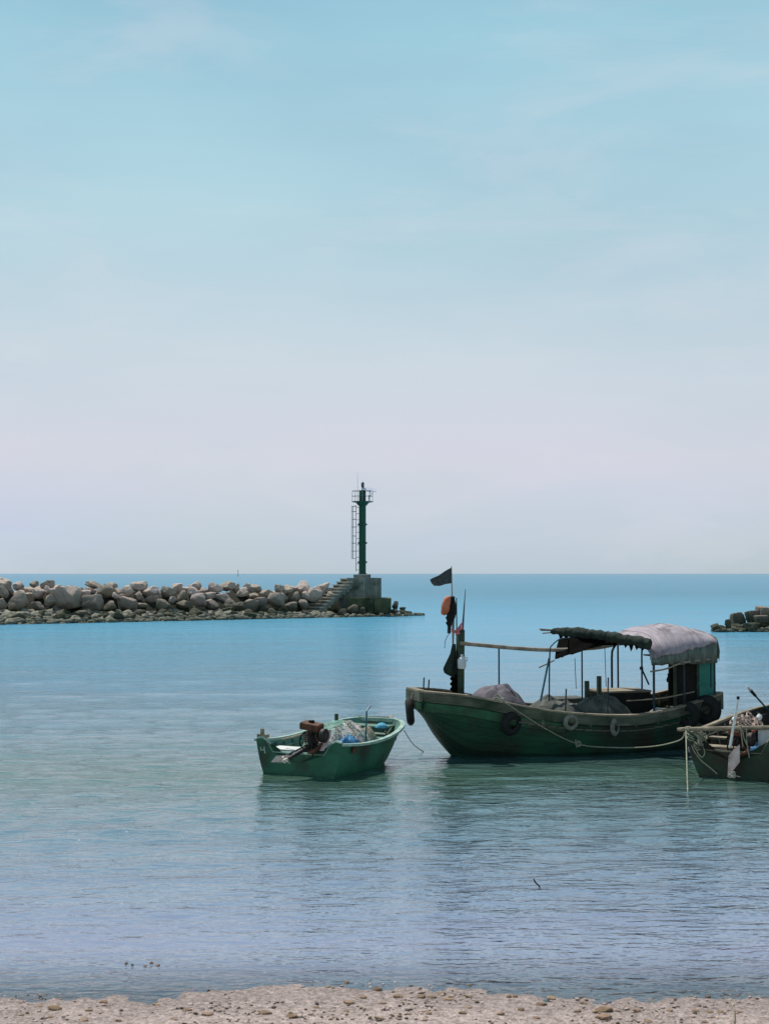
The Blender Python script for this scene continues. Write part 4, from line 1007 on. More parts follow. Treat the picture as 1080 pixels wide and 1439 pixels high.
for i in range(18):
    u = i / 17; xl = float(np.interp(u, [0, .3, .75, .9, 1], [635, 632, 622, 624, 634])); xr = float(np.interp(u, [0, .5, 1], [640, 641, 641])); py = 905 + u * 46
    a = BF.pix(xl, py, -.05); c = BF.pix(xr, py, .05); m_ = (a + c) / 2
    rows.append([a, m_ + Vector((0, -.1, 0)), c, m_ + Vector((0, .1, 0))])
mb = MB(); mb.grid(rows, closed=True); part(mb, 'furled_flag', M['roll'], fs2)
rows = []
for i in range(12):
    u = i / 11; a = BF.pix(633 + 2 * math.sin(i * 2), 948 + u * 26, -.06); c = BF.pix(642, 948 + u * 26, .05); m_ = (a + c) / 2
    rows.append([a, m_ + Vector((0, -.09, 0)), c, m_ + Vector((0, .09, 0))])
mb = MB(); mb.grid(rows, closed=True); part(mb, 'cloth_wrap', M['net_dark'], fs2)
mb = MB(); mb.tube(smooth_curve([BF.pix(637, 884, .1), BF.pix(629, 893, -.02), BF.pix(625, 902, -.02), BF.pix(624.5, 911, -.02)], 4), .007, 5); part(mb, 'cord', M['black'], fs2)
wa = BF.pix(649.5, 885, -.02); wb = BF.pix(653.5, 828, -.02)
single(MB().tube([wa - Vector((0, 0, .1)), wa, wb], [.02, .028, .006], 7), 'antenna_whip', mat('mauve_pole', (108, 96, 122), (84, 76, 98), .6), 'thin mauve pole standing up from the mast top', 'pole', BF, wa)
rp = MB()
for k, (x0, y0, x1, y1) in enumerate(((636, 890, 648, 876), (637, 886, 650, 882), (634, 884, 646, 890), (640, 892, 647, 880))):
    a = BF.pix(x0, y0, -.14); c = BF.pix(x1, y1, -.14); rp.tube(hang(a, c, .03, 6), .02, 6)
single(rp, 'rope_lashing', M['pinkrope'], 'pink rope lashing that ties the flag staffs to the mast', 'rope', BF, BF.pix(642, 884, -.14))
p = BF.pix(648.5, 931, -.16)
jg = thing('plastic_jug', 'white plastic jug hanging on the mast', 'jug', BF, p)
mb = MB(); mb.lathe([(0, -.14), (.085, -.135), (.095, -.1), (.095, .06), (.06, .11), (.03, .125), (.03, .15), (0, .152)], p, 16); part(mb, 'body', M['white'], jg)
mb = MB(); mb.tube(smooth_curve([p + Vector((.03, 0, .12)), p + Vector((.12, -.02, .10)), p + Vector((.105, -.02, .02))], 4), .012, 5); part(mb, 'handle', M['white'], jg)
mb = MB(); mb.lathe([(.034, .15), (.034, .18), (0, .18)], p, 10); part(mb, 'cap', M['white'], jg)

# tyre fenders of the large boat
tyre(BF, BF.pix(575.5, 1000, -.1), (1, -.30, .1), .30, .12, M['tyre'], 'black tyre hanging edge-on at the bow of the large boat', rope_to=(-.85, 0, 1.45))
def side(px, py):
    for nn in np.linspace(-.6, -1.4, 81):
        p = BF.pix(px, py, nn)
        b, sh, zb_, pp = bsec(p.x)
        if half_at(b, sh, zb_, pp, min(p.z, sh)) <= -nn: return p
    return BF.pix(px, py, -1.2)
for px, py, ro, ri, m, lab, ax in (
    (716, 1016, .27, .10, 'tyre', 'dark tyre half hidden in shade below the bow quarter of the large boat', (.35, -1, -.25)),
    (800, 1014, .185, .055, 'tyre_old', 'pale worn tyre ring hanging amidships, nearer the bow', (.1, -1, -.1)),
    (861.5, 1021, .20, .06, 'tyre_old', 'pale worn tyre ring hanging amidships below a thole pin, turned half edge-on', (.85, -1, 0)),
    (963, 1004, .28, .11, 'tyre', 'black tyre at the stern of the large boat, left of the pair', (-1.6, -1, .0)),
    (988, 997, .33, .14, 'tyre', 'bigger black tyre at the very stern of the large boat, right of the pair', (-1.2, -1, .0))):
    p = side(px, py) + Vector((0, -ri * .75 - .02, 0))
    tyre(BF, p, ax, ro, ri, M[m], lab, rope_to=(p.x, -(smooth_tab(B_B, p.x) + .05), smooth_tab(B_S, p.x) + .03))

# mooring line from the large boat to the right-hand skiff
q0 = BF.pix(706, 985, -1.12); q1 = side(760, 1021) + Vector((0, -.06, 0)); q2 = side(810, 1045) + Vector((0, -.05, 0)); q3 = BF.pix(862, 1050.5, -1.35); q4 = BF.pix(915, 1049, -2.0); q5 = BF.pix(952, 1041, -3.6); q6 = BF.pix(962, 1032, -4.3)
mr_ = thing('mooring_line', 'slack pale rope running along the large boat to the right-hand skiff', 'rope', BF, q0)
mb = MB(); mb.tube(smooth_curve([q0 + Vector((-.05, .1, .05)), q0, q1, q2, q3, q4, q5, q6], 8), .014, 6); part(mb, 'line', M['rope'], mr_)
mb = MB(); coil(mb, q2 + Vector((0, -.02, -.02)), .06, 3, .012, 3, .9); part(mb, 'knot', M['rope'], mr_)
mb = MB(); coil(mb, q0 + Vector((-.08, .05, .03)), .09, 3, .013, 4, .5); part(mb, 'lashing', M['rope'], mr_)

# ================================================================== skiffs
def skiff(fr, name, label, S, mats, length, B, Sh, Z, P, cut, ear, ribs_n=8):
    t = thing(name, label, 'boat', fr, (length / 2, 0, 0))
    xs_ = np.concatenate([np.linspace(0, length * .75, 18), np.linspace(length * .78, length, 14)])
    rows = []; irows = []
    for x in xs_:
        b, sh, zb_, p = [smooth_tab(T, x) for T in (B, Sh, Z, P)]
        h = hull_section(b, sh, zb_, p, 14, .5 * b)
        rows.append([(x, -y, z) for y, z in h] + [(x, y, z) for y, z in reversed(h)])
        zi = max(zb_ + .06, .08)
        hi = [(max(y - .035, .02), max(z, zi)) for y, z in h]
        irows.append([(max(x, .03) if x < 1 else x - .03, -y, z) for y, z in hi] + [(max(x, .03) if x < 1 else x - .03, y, z) for y, z in reversed(hi)])
    mb = MB(); mb.grid(rows); n_ = len(rows[0]); mb.f.append(tuple((len(rows) - 1) * n_ + k for k in range(n_)))
    part(mb, 'hull', mats[0], t, angle=30)
    mb = MB(); mb.grid(irows); mb.f.append(tuple((len(irows) - 1) * n_ + k for k in range(n_))); part(mb, 'lining', mats[1], t, angle=30)
    # transom with a cut-down middle
    b, sh, zb_, p = [smooth_tab(T, 0) for T in (B, Sh, Z, P)]
    h = hull_section(b, sh, zb_, p, 14, .5 * b)
    prof = [(-y, z) for y, z in reversed(h)][:]
    low = [(-y, z) for y, z in h]
    outline = low + [(y, z) for y, z in reversed(h)]
    topl = [(b * .99, ear), (b * .86, ear + .02), (b * .76, ear - .03), (b * .68, (ear + cut) / 2), (b * .60, cut + .01), (b * .3, cut), (-b * .3, cut), (-b * .60, cut + .01), (-b * .68, (ear + cut) / 2), (-b * .76, ear - .03), (-b * .86, ear + .02), (-b * .99, ear)]
    P_ = outline + topl
    mb = MB(); nP = len(P_)
    mb.add([(-.012, y, z) for y, z in P_] + [(.045, y, z) for y, z in P_], [(i, (i + 1) % nP, nP + (i + 1) % nP, nP + i) for i in range(nP)])
    # caps by strips: fan to the bottom centre is safe because outline is star-shaped from (0, cut-.2)
    cA = len(mb.v); mb.v += [(-.012, 0, cut - .18), (.045, 0, cut - .18)]
    for i in range(nP):
        mb.f.append((cA, (i + 1) % nP, i)); mb.f.append((cA + 1, nP + i, nP + (i + 1) % nP))
    tr_ = part(mb, 'transom', mats[0], t, angle=25)
    mb = MB(); mb.tube([(.016, y, z + .012) for y, z in topl], .032, 6); part(mb, 'transom_cap', mats[2], tr_)
    # gunwales
    for s in (-1, 1):
        pts = [(x, s * smooth_tab(B, x), smooth_tab(Sh, x)) for x in xs_]
        if s > 0: pts = pts[::-1]
        mb = rail_strip([Vector(q) for q in pts[::-1]], .055, .045, -.03, .02) ; part(mb, 'gunwale', mats[2], t, angle=30)
    bb, shb = smooth_tab(B, length), smooth_tab(Sh, length)
    mb = MB(); mb.box((length + .0, 0, shb - .018), (.11, 2 * bb + .08, .076)); part(mb, 'bow_cap', mats[2], t, smooth=False)
    for k in range(ribs_n):
        x = length * (.1 + .72 * k / (ribs_n - 1)); 
        for s in (-1, 1):
            b, sh, zb_, p = [smooth_tab(T, x) for T in (B, Sh, Z, P)]
            pts = []
            for z in np.linspace(max(zb_, 0) + .12, sh - .06, 6): pts.append((x, s * (half_at(b, sh, zb_, p, z, .5 * b) - .06), z))
            mb = MB(); mb.tube(pts, .022, 4); part(mb, 'rib', mats[3], t)
    for s in (-1, 1):
        pts = [(x, s * (smooth_tab(B, x) - .085), smooth_tab(Sh, x) - .15) for x in xs_ if .05 < x < length * .95]
        mb = MB(); mb.tube(pts, .022, 5); part(mb, 'stringer', mats[3], t)
    mb = MB(); mb.box((length * .42, 0, .13), (length * .75, 1.2, .03)); part(mb, 'floor_board', mats[3], t, smooth=False)
    return t
def bow_pts(B, Sh, x): return smooth_tab(B, x), smooth_tab(Sh, x)

SF = Frame(-1.70, 28.38, 63)
S_L = 3.42
S_B = [(0, .98), (.8, 1.02), (1.6, 1.02), (2.3, .98), (2.8, .88), (3.1, .76), (3.3, .60), (3.42, .40)]
S_S = [(0, .66), (.8, .60), (1.6, .60), (2.4, .67), (3.0, .76), (3.42, .82)]
S_Z = [(0, -.20), (1.8, -.20), (2.3, -.12), (2.7, .06), (3.1, .32), (3.42, .55)]
S_P = [(0, .30), (1.5, .30), (2.4, .42), (3.0, .6), (3.42, .6)]
sk = skiff(SF, 'skiff', 'small green open skiff with motor and pale net pile, left of the large boat', None, (M['skiff'], M['skiff_in'], M['skiff_cap'], M['skiff_in']), S_L, S_B, S_S, S_Z, S_P, .42, .68)
M['chalk'] = mat('worn_white_paint', (168, 178, 168), (96, 124, 108), 0.7, 30)
# painted strokes on the transom
for (x0, y0, x1, y1, wd) in ((366.2, 1049.5, 366.8, 1055, .03), (366.5, 1053.8, 371.5, 1053.2, .025), (371, 1049, 372.3, 1058.5, .03)):
    def onT(px, py):
        d = ray(px, py); c = Vector((0, 0, CAMH)) - SF.o; k = (-.0155 - c.dot(SF.ux)) / d.dot(SF.ux); return SF.L(Vector((0, 0, CAMH)) + d * k)
    a = onT(x0, y0); c = onT(x1, y1); mb = MB(); mb.beam(a, c, .004, wd, up=(c - a).cross(Vector((1, 0, 0)))); part(mb, 'painted_number', M['chalk'], sk, smooth=False)
def onS(px, py, n): return SF.pix(px, py, n)
# seats, posts
mb = MB(); mb.box((.34, .22, .47), (.42, 1.1, .035), Matrix.Rotation(R(-2), 3, 'Y')); part(mb, 'stern_seat', mat('pale_plank', (206, 206, 200), (176, 178, 170), .7, 5, .3, 20), sk, smooth=False)
mb = MB(); mb.box((2.55, 0, .5), (.2, 1.7, .04)); part(mb, 'thwart', M['skiff_in'], sk, smooth=False)
mb = MB(); mb.box((3.08, 0, .70), (.42, 1.0, .03)); part(mb, 'foredeck', M['skiff_in'], sk, smooth=False)
mb = MB(); mb.box((.06, .86, .735), (.12, .22, .07)); mb.box((.06, .88, .82), (.055, .06, .12)); part(mb, 'corner_block', M['wood'], sk, smooth=False)
mb = MB(); mb.box((2.85, .72, .86), (.06, .06, .16)); part(mb, 'bollard', M['mast'], sk, smooth=False)
p = onS(481, 1050, -1.0); mb = MB(); mb.box((.42, -1.03, .52), (.14, .025, .12)); part(mb, 'rust_patch_plate', M['rust'], sk, smooth=False)
a = onS(514, 1036, -.75); c = onS(515, 999, -.75); d_ = onS(520.5, 991.5, -.75)
mb = MB(); mb.tube([Vector((a.x, a.y, .3)), a, c, c.lerp(d_, .5), d_], [.02, .02, .018, .018, .016], 6); part(mb, 'bent_rod', M['tealpole'], sk)
for x0, y0, n0, x1, y1, n1 in ((503, 1007, .6, 548, 1008, .25), (548, 1007, .25, 541, 1030, -.3), (500, 1012, .62, 545, 1014, .2), (552, 1004, .2, 545, 1020, -.1)):
    mb = MB(); mb.tube([onS(x0, y0, n0), onS(x1, y1, n1)], .016, 6); part(mb, 'bow_rod', M['bamboo'], sk)

# outboard long-shaft motor of the skiff
def long_tail(fr, name, label, base, eng, tail_to, plate, props, tiller, m_top, k_=.86):
    t = thing(name, label, 'motor', fr, base); e = Vector(eng)
    mb = MB(); mb.lathe([(0, -.17 * k_), (.12 * k_, -.16 * k_), (.14 * k_, -.08 * k_), (.12 * k_, .04 * k_), (.13 * k_, .14 * k_), (0, .16 * k_)], e, 12); body = part(mb, 'engine_block', M['motor'], t)
    for q in range(6):
        mb = MB(); mb.box(e + Vector((.0, .02, (-.10 + .045 * q) * k_)), ((.27 - .01 * (q % 2)) * k_, .33 * k_, .016)); part(mb, 'cooling_fin', M['motor'], t, smooth=False)
    for q in range(4):
        mb = MB(); s_0 = e + Vector((-.12 * k_, (-.16 + .1 * q) * k_, .12 * k_)); mb.tube(smooth_curve([s_0, s_0 + Vector((-.08, .03 * (q - 1), -.08)), s_0 + Vector((-.05, .06 * (q - 1.5), -.24)), s_0 + Vector((.04, .02, -.36))], 4), .012 + .004 * (q % 2), 5); part(mb, 'hose', M['black'] if q % 2 else M['rust'], t)
    mb = MB(); mb.box(e + Vector((-.01, .03, .25 * k_)), (.30 * k_, .50 * k_, .17 * k_), Matrix.Rotation(R(7), 3, 'X') @ Matrix.Rotation(R(-6), 3, 'Y')); cv = part(mb, 'fuel_tank', m_top, t, smooth=False)
    md = cv.modifiers.new('bevel', 'BEVEL'); md.width = .03; md.segments = 3
    mb = MB(); mb.lathe([(.06, .34 * k_), (.06, .385 * k_), (.0, .39 * k_)], e + Vector((0, .04, 0)), 12); part(mb, 'filler_cap', M['black'], t)
    mb = MB(); mb.lathe([(.13, 0), (.14, .03), (.14, .09), (.09, .12), (.0, .12)], e + Vector((-.05, -.22, .05)), 18, axis=(0, -1, 0)); fw = part(mb, 'starter_housing', M['motor'], t)
    mb = MB(); mb.tube(smooth_curve([e + Vector((-.1, -.25, -.1)), e + Vector((-.18, -.2, -.2)), e + Vector((-.16, -.02, -.28))], 4), .035, 7); part(mb, 'exhaust_pipe', M['rust'], t)
    mb = MB(); mb.box(e + Vector((0, 0, -.22)), (.2, .3, .14)); mb.tube([e + Vector((0, 0, -.15)), e + Vector((.05, 0, -.5))], .05, 8); part(mb, 'swivel_mount', M['motor'], t, smooth=False)
    T = Vector(tail_to); s0 = e + Vector((-.1, .05, -.18))
    mb = MB(); mb.tube([s0, s0.lerp(T, .5), T], [.05, .042, .034], 8); part(mb, 'shaft_tube', M['motor'], t)
    mb = MB(); mb.tube([s0 + Vector((0, .1, .0)), T + Vector((0, .06, .06))], .016, 6); part(mb, 'stay_rod', M['steel'], t)
    mb = MB(); mb.poly(plate[0], plate[1]); part(mb, 'fin_plate', M['plate'], t, smooth=False)
    d = (T - s0).normalized()
    mb = MB(); mb.lathe([(0, -.06), (.04, -.05), (.045, .04), (0, .07)], T + d * .05, 10, axis=d); hub = part(mb, 'propeller_hub', M['bone'], t)
    u = d.orthogonal().normalized(); v = d.cross(u)
    for k in range(props):
        a = 2 * math.pi * k / props + .5; r_ = u * math.cos(a) + v * math.sin(a); q_ = d.cross(r_)
        rows = []
        for i in range(6):
            w_ = .05 * math.sin(math.pi * (.15 + .8 * i / 5)); ctr = T + d * .05 + r_ * (.03 + .019 * i * 1.2)
            tw_ = q_ * math.cos(.6) + d * math.sin(.6)
            rows.append([ctr - tw_ * w_, ctr, ctr + tw_ * w_])
        mb = MB(); mb.grid(rows); part(mb, 'blade', M['bone'], hub, solid=.012)
    mb = MB(); mb.tube([Vector(q) for q in tiller], .018, 6); part(mb, 'tiller', M['bamboo'], t)
    return t
def tp(fr, px, py, xl):              # picture point on the plane local x = xl
    d = ray(px, py); c = Vector((0, 0, CAMH)) - fr.o; k = (xl - c.dot(fr.ux)) / d.dot(fr.ux); return fr.L(Vector((0, 0, CAMH)) + d * k)
e = tp(SF, 440, 1036, .0)
T = tp(SF, 404, 1067, -.55)
pl = [tp(SF, x, y, -.55) for x, y in ((381, 1071), (388, 1062.5), (407, 1061), (402, 1071.5))]
long_tail(SF, 'outboard_motor', 'rusty long-shaft motor tilted up on the transom of the left skiff', (0, e.y, .42), e, T, (pl, (.018, 0, .0)), 2,
          [tp(SF, 432, 1030, -.1), tp(SF, 398, 1038.5, .35)], M['rust'])

# net heap in the skiff
npile = thing('net_pile', 'pale pink and sea green fishing net piled in the left skiff', 'net', SF, (1.45, -.1, .15))
hx, hy, hz0, hh = 1.55, -.05, .15, .76
part(mound(hx, hy, .95, .82, hh, hz0, 21, 48, 18, .10, 3.0), 'heap', M['net'], npile)
def heap_surf(x, y):
    r = min(1, math.sqrt(((x - hx) / .95) ** 2 + ((y - hy) / .82) ** 2)); return hz0 + hh * (1 - r ** 3.0) + .10 * (nz((x - hx) * 2.3 + 21, (y - hy) * 2.3, 21) * (1 - r * .5) + .5 * nz((x - hx) * 6, (y - hy) * 6 + 21, 21))
part(strands(hx, hy, .9, .78, heap_surf, 150, .007, 8), 'mesh_strands', M['netstrand'], npile)['kind'] = 'stuff'
part(strands(hx, hy, .9, .78, heap_surf, 90, .008, 18), 'mesh_strands', M['rope'], npile)['kind'] = 'stuff'
pgreen = mat('seagreen_net', (112, 168, 150), (150, 190, 176), .95, 12, .7, 50)
part(strands(hx - .2, hy + .25, .5, .45, heap_surf, 130, .009, 28), 'green_strands', pgreen, npile)['kind'] = 'stuff'
# net edge hanging over the transom
rows = []
for i in range(14):
    u = i / 13; py = 1026 + 29 * u
    a = tp(SF, 449 + 2 * math.sin(u * 4), py, -.05 + .12 * (1 - u)); c = tp(SF, float(np.interp(u, [0, .4, 1], [466, 464, 455])), py, -.05 + .15 * (1 - u)); m_ = (a + c) / 2
    rows.append([a, m_ + Vector((-.05 - .02 * nz(i, 1), 0, 0)), c, m_ + Vector((.06, 0, 0))])
mb = MB(); mb.grid(rows, closed=True); part(mb, 'hanging_edge', mat('pink_net', (214, 186, 184), (190, 160, 160), .95, 12, .8, 60), npile)
part(mound(1.0, -.62, .36, .2, .22, .48, 31, fold=.05), 'blue_cloth', M['blue'], npile) if False else single(mound(.98, -.58, .36, .18, .10, .60, 31, fold=.18, p=2.6), 'blue_cloth', M['blue'], 'crumpled blue cloth on the near edge of the net pile in the left skiff', 'cloth', SF, (1.02, -.52, .46))
single(mound(2.42, -.25, .18, .24, .26, .50, 33, fold=.08), 'sack', mat('tan_sack', (176, 164, 142), (132, 124, 106), .9, 8, .6, 30), 'tan sack in the bow of the left skiff', 'sack', SF, (2.35, -.25, .5))
single(mound(2.92, -.35, .13, .14, .08, .715, 35, fold=.05), 'blue_cloth', mat('pale_blue_cloth', (96, 168, 190), (70, 136, 164), .9, 8, .4, 30), 'pale blue cloth on the foredeck of the left skiff', 'cloth', SF, (2.92, -.1, .72))
# skiff painter
a = SF.pix(567, 1026, -.2); p0 = SF.W(a); p1 = at_z(600, 1056.5, 0)
single(MB().tube(smooth_curve([p0, p0.lerp(p1, .4) - Vector((0, 0, .12)), p0.lerp(p1, .8) - Vector((0, 0, .08)), p1 - Vector((0, 0, .05))], 6), .011, 6), 'bow_rope', M['rope'], 'thin rope from the bow of the left skiff down into the water', 'rope', base=p0)

# ------------------------------------------------------------------ right-hand skiff, cut by the picture edge
RF = Frame(6.80, 28.02, 57)
R_L = 4.6
R_B = [(0, .95), (1.0, 1.05), (2.2, 1.08), (3.2, .98), (3.9, .78), (4.35, .5), (4.6, .25)]
R_S = [(0, .80), (1.0, .80), (2.2, .85), (3.4, .96), (4.6, 1.12)]
R_Z = [(0, -.16), (2.5, -.2), (3.3, -.05), (4.0, .3), (4.6, .75)]
R_P = [(0, .42), (2, .34), (3.4, .5), (4.6, .6)]
dg = mat('drab_green_paint', (42, 72, 52), (30, 52, 40), 0.7, 2.2, 0.3, 14, stain=((50, 44, 34), 1.6, 0.44, 0.62))
rsk = skiff(RF, 'skiff', 'weathered wooden skiff cut off by the right picture edge, tangled ropes at its stern', None, (dg, M['darkwood'], M['wood'], M['wood']), R_L, R_B, R_S, R_Z, R_P, .50, .80)
mb = MB(); mb.box((.28, .42, .56), (.36, .85, .04)); part(mb, 'stern_seat', M['wood'], rsk, smooth=False)
for x in (1.3, 2.3, 3.2):
    mb = MB(); mb.box((x, 0, .62), (.24, 2.0, .04)); part(mb, 'thwart', M['wood'], rsk, smooth=False)
a = tp(RF, 951, 1025, -.02); c = tp(RF, 1128, 1021.5, .25)
spar = thing('spar', 'grey wooden spar lashed across the stern of the right-hand skiff', 'pole', RF, (0, 0, .9))
mb = MB(); mb.tube([a, a.lerp(c, .03), a.lerp(c, .3), a.lerp(c, .65), c], [.03, .04, .045, .043, .035], 8); part(mb, 'pole', M['wood'], spar)
for f in (.07, .49):
    d = (c - a).normalized(); u = d.orthogonal().normalized(); v = d.cross(u); pts = []
    for k in range(40): pts.append(a.lerp(c, f) + d * (k * .0022) + (u * math.cos(k * .9) + v * math.sin(k * .9)) * .052)
    mb = MB(); mb.tube(pts, .010, 5); part(mb, 'lashing', M['rope'], spar)
# ropes
r0 = tp(RF, 963, 1027, -.06); r1 = RF.L(at_z(965.5, 1112, -.02))
single(MB().tube([r0, r0.lerp(r1, .5) + Vector((.0, 0, -.02)), r1], .013, 6), 'anchor_rope', M['rope'], 'taut pale rope dropping straight from the spar end into the water', 'rope', RF, r0)
rr_ = [tp(RF, *q) for q in ((971, 1047, -.03), (975, 1056, -.04), (984, 1068, -.05), (996, 1078, -.06), (1007, 1087.5, -.07))]
single(MB().tube(smooth_curve(rr_, 5), .014, 6), 'stern_rope', M['rope'], 'pale rope sagging down the transom of the right-hand skiff', 'rope', RF, rr_[0])
rr_ = [tp(RF, *q) for q in ((988, 1052, -.03), (989.5, 1058, -.06), (986, 1064, -.07), (981, 1060, -.07), (978, 1054, -.05))]
single(MB().tube(smooth_curve(rr_, 5), .012, 6), 'rope_loop', M['rope'], 'small loop of pale rope hanging under the stern seat of the right-hand skiff', 'rope', RF, rr_[0])
mb = MB(); c0 = tp(RF, 979, 1040, .12)
for k in range(15): coil(mb, c0 + Vector((random.uniform(-.16, .16), random.uniform(-.16, .12), random.uniform(-.12, .06))), random.uniform(.05, .11), 2.8, .011, 40 + k, random.uniform(.3, .9))
single(mb, 'rope_tangle', M['rope'], 'pale tangle of rope and net in the left stern corner of the right-hand skiff', 'rope', RF, c0)
mb = MB(); c0 = tp(RF, 1047, 1012, .6)
for k in range(24): coil(mb, c0 + Vector((random.uniform(-.2, .2), random.uniform(-.32, .28), random.uniform(-.14, .07))), random.uniform(.05, .11), 2.4, .011, 60 + k, random.uniform(.3, 1))
single(mb, 'net_tangle', mat('pinkish_net', (196, 176, 164), (150, 128, 116), .9, 10, .5, 40), 'pinkish net tangle heaped above the spar of the right-hand skiff', 'net', RF, c0)
c0 = tp(RF, 1047, 1017, .62)
cr_ = MB(); cr_.box(c0 - Vector((0, 0, .14)), (.4, .5, .3)); single(cr_, 'crate', M['darkwood'], 'dark crate below the net tangle in the right-hand skiff', 'crate', RF, c0 - Vector((0, 0, .3)), smooth=False)
for k, (x0, y0, x1, y1) in enumerate(((1040, 1002, 1043, 1050), (1048, 1024, 1052, 1065), (1042, 1025, 1050, 1050))):
    a = tp(RF, x0, y0, -.02); c = tp(RF, x1, y1, -.06)
    lab = ('pale stick standing behind the spar above the motor fin', 'rope strand hanging from the spar right of the motor fin', 'short rope strand hanging from the spar beside the motor fin')[k]
    single(MB().tube([a, a.lerp(c, .5) + Vector((0, .02, 0)), c], .012, 5), 'rope_strand', M['rope'] if k else M['bamboo'], lab + ' of the right-hand skiff', 'rope' if k else 'stick', RF, c)
q = tp(RF, 1052, 1030, .75)
single(mound(q.x, q.y, .42, .5, .34, .62, 71, fold=.14, p=2.4), 'net_heap', M['net_dark'], 'dark brown net heap behind the spar in the right-hand skiff', 'net', RF, (q.x, q.y, .62))
for k, (px, py, xl, r_, mm, lab) in enumerate(((1031, 1011, .55, .055, 'white', 'small white float beside the net tangle'), (1066, 1008, .7, .06, 'white', 'small white float right of the net tangle'), (1058, 1027, .35, .05, 'orange', 'small orange float behind the spar'))):
    q = tp(RF, px, py, xl); mb = MB(); mb.lathe([(0, -r_), (r_ * .7, -r_ * .75), (r_, 0), (r_ * .7, r_ * .75), (r_ * .25, r_), (r_ * .25, r_ * 1.25), (0, r_ * 1.25)], q, 12)
    single(mb, 'net_float', M[mm], lab + ' in the right-hand skiff', 'float', RF, q)
# motor
e = tp(RF, 1037, 1041, .14); T = tp(RF, 1030, 1086, -.22)
pl = [tp(RF, x, y, -.22) for x, y in ((1021.5, 1092), (1023, 1062), (1030, 1053), (1038.5, 1046), (1038.5, 1071))]
long_tail(RF, 'outboard_motor', 'tilted motor with large pale fin plate at the stern of the right-hand skiff', (0, e.y, .5), e, T, (pl, (.018, 0, 0)), 3,
          [tp(RF, 1025, 1052, -.12), tp(RF, 1027.5, 1036, .0)], M['rust'], .62)
a = tp(RF, 1025, 1050, -.14); c = tp(RF, 1036.3, 981, -.1)
ps = thing('push_pole', 'slanting white pole with dark tip at the stern of the right-hand skiff', 'pole', RF, a)
mb = MB(); mb.tube([a, c], [.03, .02], 8); part(mb, 'shaft', M['white'], ps)
mb = MB(); mb.lathe([(0, -.03), (.03, -.02), (.03, .03), (0, .04)], c, 8); part(mb, 'tip', M['black'], ps)
a = RF.pix(1082, 1002, .6); c = RF.pix(1051, 967, .6)
ps = thing('gaff_pole', 'dark blue slanting pole with thick handle at the right picture edge', 'pole', RF, a)
mb = MB(); mb.tube([a + (a - c) * .25, a, c], .020, 8); part(mb, 'shaft', M['tealpole'], ps)
mb = MB(); mb.tube([c.lerp(a, .08), c.lerp(a, .3)], [.035, .03], 8); part(mb, 'grip', M['black'], ps)
mb = MB(); mb.tube([c - (a - c) * .06, c.lerp(a, .08)], .024, 8); part(mb, 'tip', M['white'], ps)
p = tp(RF, 1063, 1044, .35)
single(mound(p.x, p.y, .16, .2, .14, .56, 44, fold=.05), 'blue_bag', M['blue'], 'bright blue plastic bag in the stern of the right-hand skiff', 'bag', RF, (p.x, p.y, .56))
p = tp(RF, 1079, 1038, .4); mb = MB(); mb.box(p, (.3, .32, .32)); fb_ = thing('foam_box', 'pale grey foam box at the right picture edge inside the right-hand skiff', 'box', RF, (p.x, p.y, p.z - .16)); part(mb, 'box', M['white'], fb_, smooth=False)
mb = MB(); mb.box(p + Vector((0, 0, .185)), (.33, .35, .04)); part(mb, 'lid', M['white'], fb_, smooth=False)
# ------------------------------------------------------------------ beach stones, gravel, bits in the shallows
STB = [rock_mesh('stone', 500 + i, M['beachstone'], 2, 6, 0.08) for i in range(7)]
SL = [(0,1330,3,[(230,255,62,26),(375,270,34,16),(870,290,62,22),(90,287,28,12),(210,300,34,12),(350,318,50,14),(440,228,46,16),(500,318,30,20),(730,314,36,12),(170,243,30,12),(660,235,40,12),(790,268,44,16)]),
      (360,1330,3,[(510,168,42,34),(388,235,54,20),(600,205,52,20),(740,205,40,18),(808,210,46,20),(690,205,46,14),(780,185,52,14),(895,203,40,14),(40,290,58,30),(150,305,54,22),(522,315,52,22),(382,136,24,22),(250,262,30,12),
          (380,277,30,12),(530,238,40,18),(725,290,26,26),(868,290,36,18),(1025,292,40,22),(895,257,30,14),(300,158,30,14),(445,210,40,16),(640,295,26,14),(705,322,36,12),(1065,203,26,22)]),
      (720,1330,3,[(120,238,52,22),(165,205,46,20),(385,262,76,36),(375,296,84,36),(520,265,48,26),(442,270,22,14),(830,275,34,14),(875,275,32,14),(945,270,38,16),(8,202,26,26),(35,262,34,22),(300,230,36,14),(580,215,30,14),
          (270,272,36,14),(770,270,40,12),(100,308,34,16),(810,320,30,14),(845,300,26,12),(660,270,36,14),(570,320,36,14)])]
for x0, y0, s, bxs in SL:
    for cx, cy, wd, hg in bxs:
        q = at_z(x0 + cx / s, y0 + (cy + hg * .3) / s, 0.02); q.z = beach_z(q.x, q.y)
        D = q.y; sx = wd / s * D / FPX / 2; sz = max(hg / s * D / FPX / 2 * .8, 0.010)
        q.z += sz * .35
        piece(random.choice(STB), 'stone', beach, q, (sx, sx * random.uniform(.6, .95), sz), (random.uniform(-.1, .1), random.uniform(-.12, .12), random.uniform(-.5, .5)))
for px, py in ((178, 1354), (187, 1356), (214, 1353), (222, 1356), (204, 1357)):
    q = at_z(px, py, 0); sx = random.uniform(.015, .03); q.z = -0.008
    piece(random.choice(STB), 'stone', beach, q, (sx * 1.3, sx, .025), (0, 0, random.uniform(0, 3)))
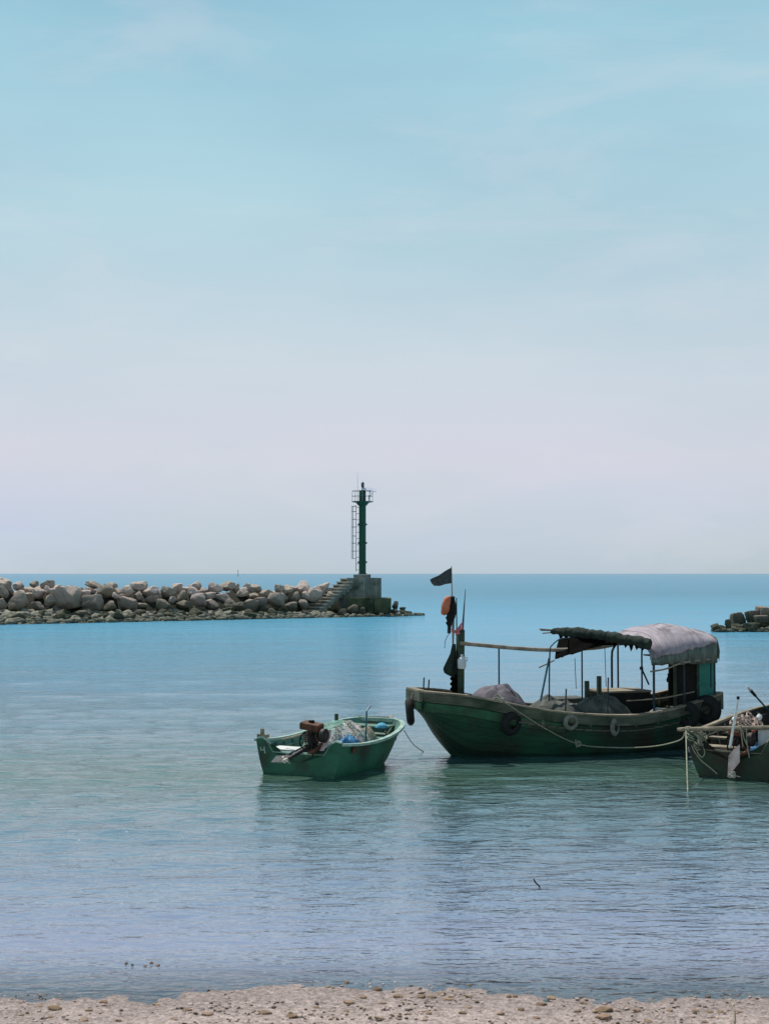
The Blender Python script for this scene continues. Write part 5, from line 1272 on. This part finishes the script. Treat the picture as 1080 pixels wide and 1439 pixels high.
def pebble_field(n, cols, name, m, rmin, rmax, xr=4.6):
    mb = MB()
    for i in range(n):
        x = random.uniform(-xr, xr); ys_ = smooth_tab(SHORE, x); y = ys_ - random.uniform(-.25, 2.0) ** 1.0 if random.random() < .85 else ys_ + random.uniform(-.1, .5)
        y = ys_ - random.uniform(-.25, 2.0)
        z = beach_z(x, y); r = random.uniform(rmin, rmax) * random.choice((.7, 1, 1, 1.4))
        if nz(x * 1.2, y * 1.2, 5) < random.uniform(-.35, .45): continue
        scatter(mb, Vector((x, y, z + r * .25)), r, .6)
    return mb
grey = mat('grey_gravel', (112, 98, 88), (84, 74, 66), 0.9, 9, contrast=(.4, .6))
pale = mat('pale_gravel', (186, 164, 154), (154, 132, 122), 0.9, 9, contrast=(.4, .6))
brown = mat('brown_gravel', (128, 108, 78), (96, 84, 64), 0.9, 9, contrast=(.4, .6))
for n, mm, a, b_, lab in ((1700, pale, .006, .02, 'pale pink pebbles and shell grit strewn over the beach'), (1000, grey, .006, .020, 'small grey gravel strewn over the beach'), (520, brown, .006, .022, 'small brown gravel strewn over the beach')):
    single(pebble_field(n, 0, 'gravel', mm, a, b_), 'gravel', mm, lab, 'gravel', kind='stuff', angle=180)
q = at_z(755, 1247, 0); 
mb = MB(); mb.tube(smooth_curve([q + Vector((.05, 0, -.06)), q + Vector((.02, 0, .015)), q + Vector((-.02, 0.02, .05)), q + Vector((-.05, .03, .105))], 3), [.011] * 8 + [.010, .006], 6)
single(mb, 'driftwood_stick', M['darkwood'], 'short dark stick poking out of the open water between beach and boats', 'stick', base=q)
a0 = at_z(1024, 1408, .01); a1 = at_z(1031, 1438, .05)
mb = MB(); mb.tube(smooth_curve([Vector((a0.x, a0.y, beach_z(a0.x, a0.y) + .02)), Vector(((a0.x + a1.x) / 2 + .02, (a0.y + a1.y) / 2, beach_z(a0.x, (a0.y + a1.y) / 2) + .03)), Vector((a1.x, a1.y, beach_z(a1.x, a1.y) + .015))], 4), .006, 6)
single(mb, 'twig', M['wood'], 'thin pale twig lying on the gravel near the bottom right corner', 'twig', base=a0)
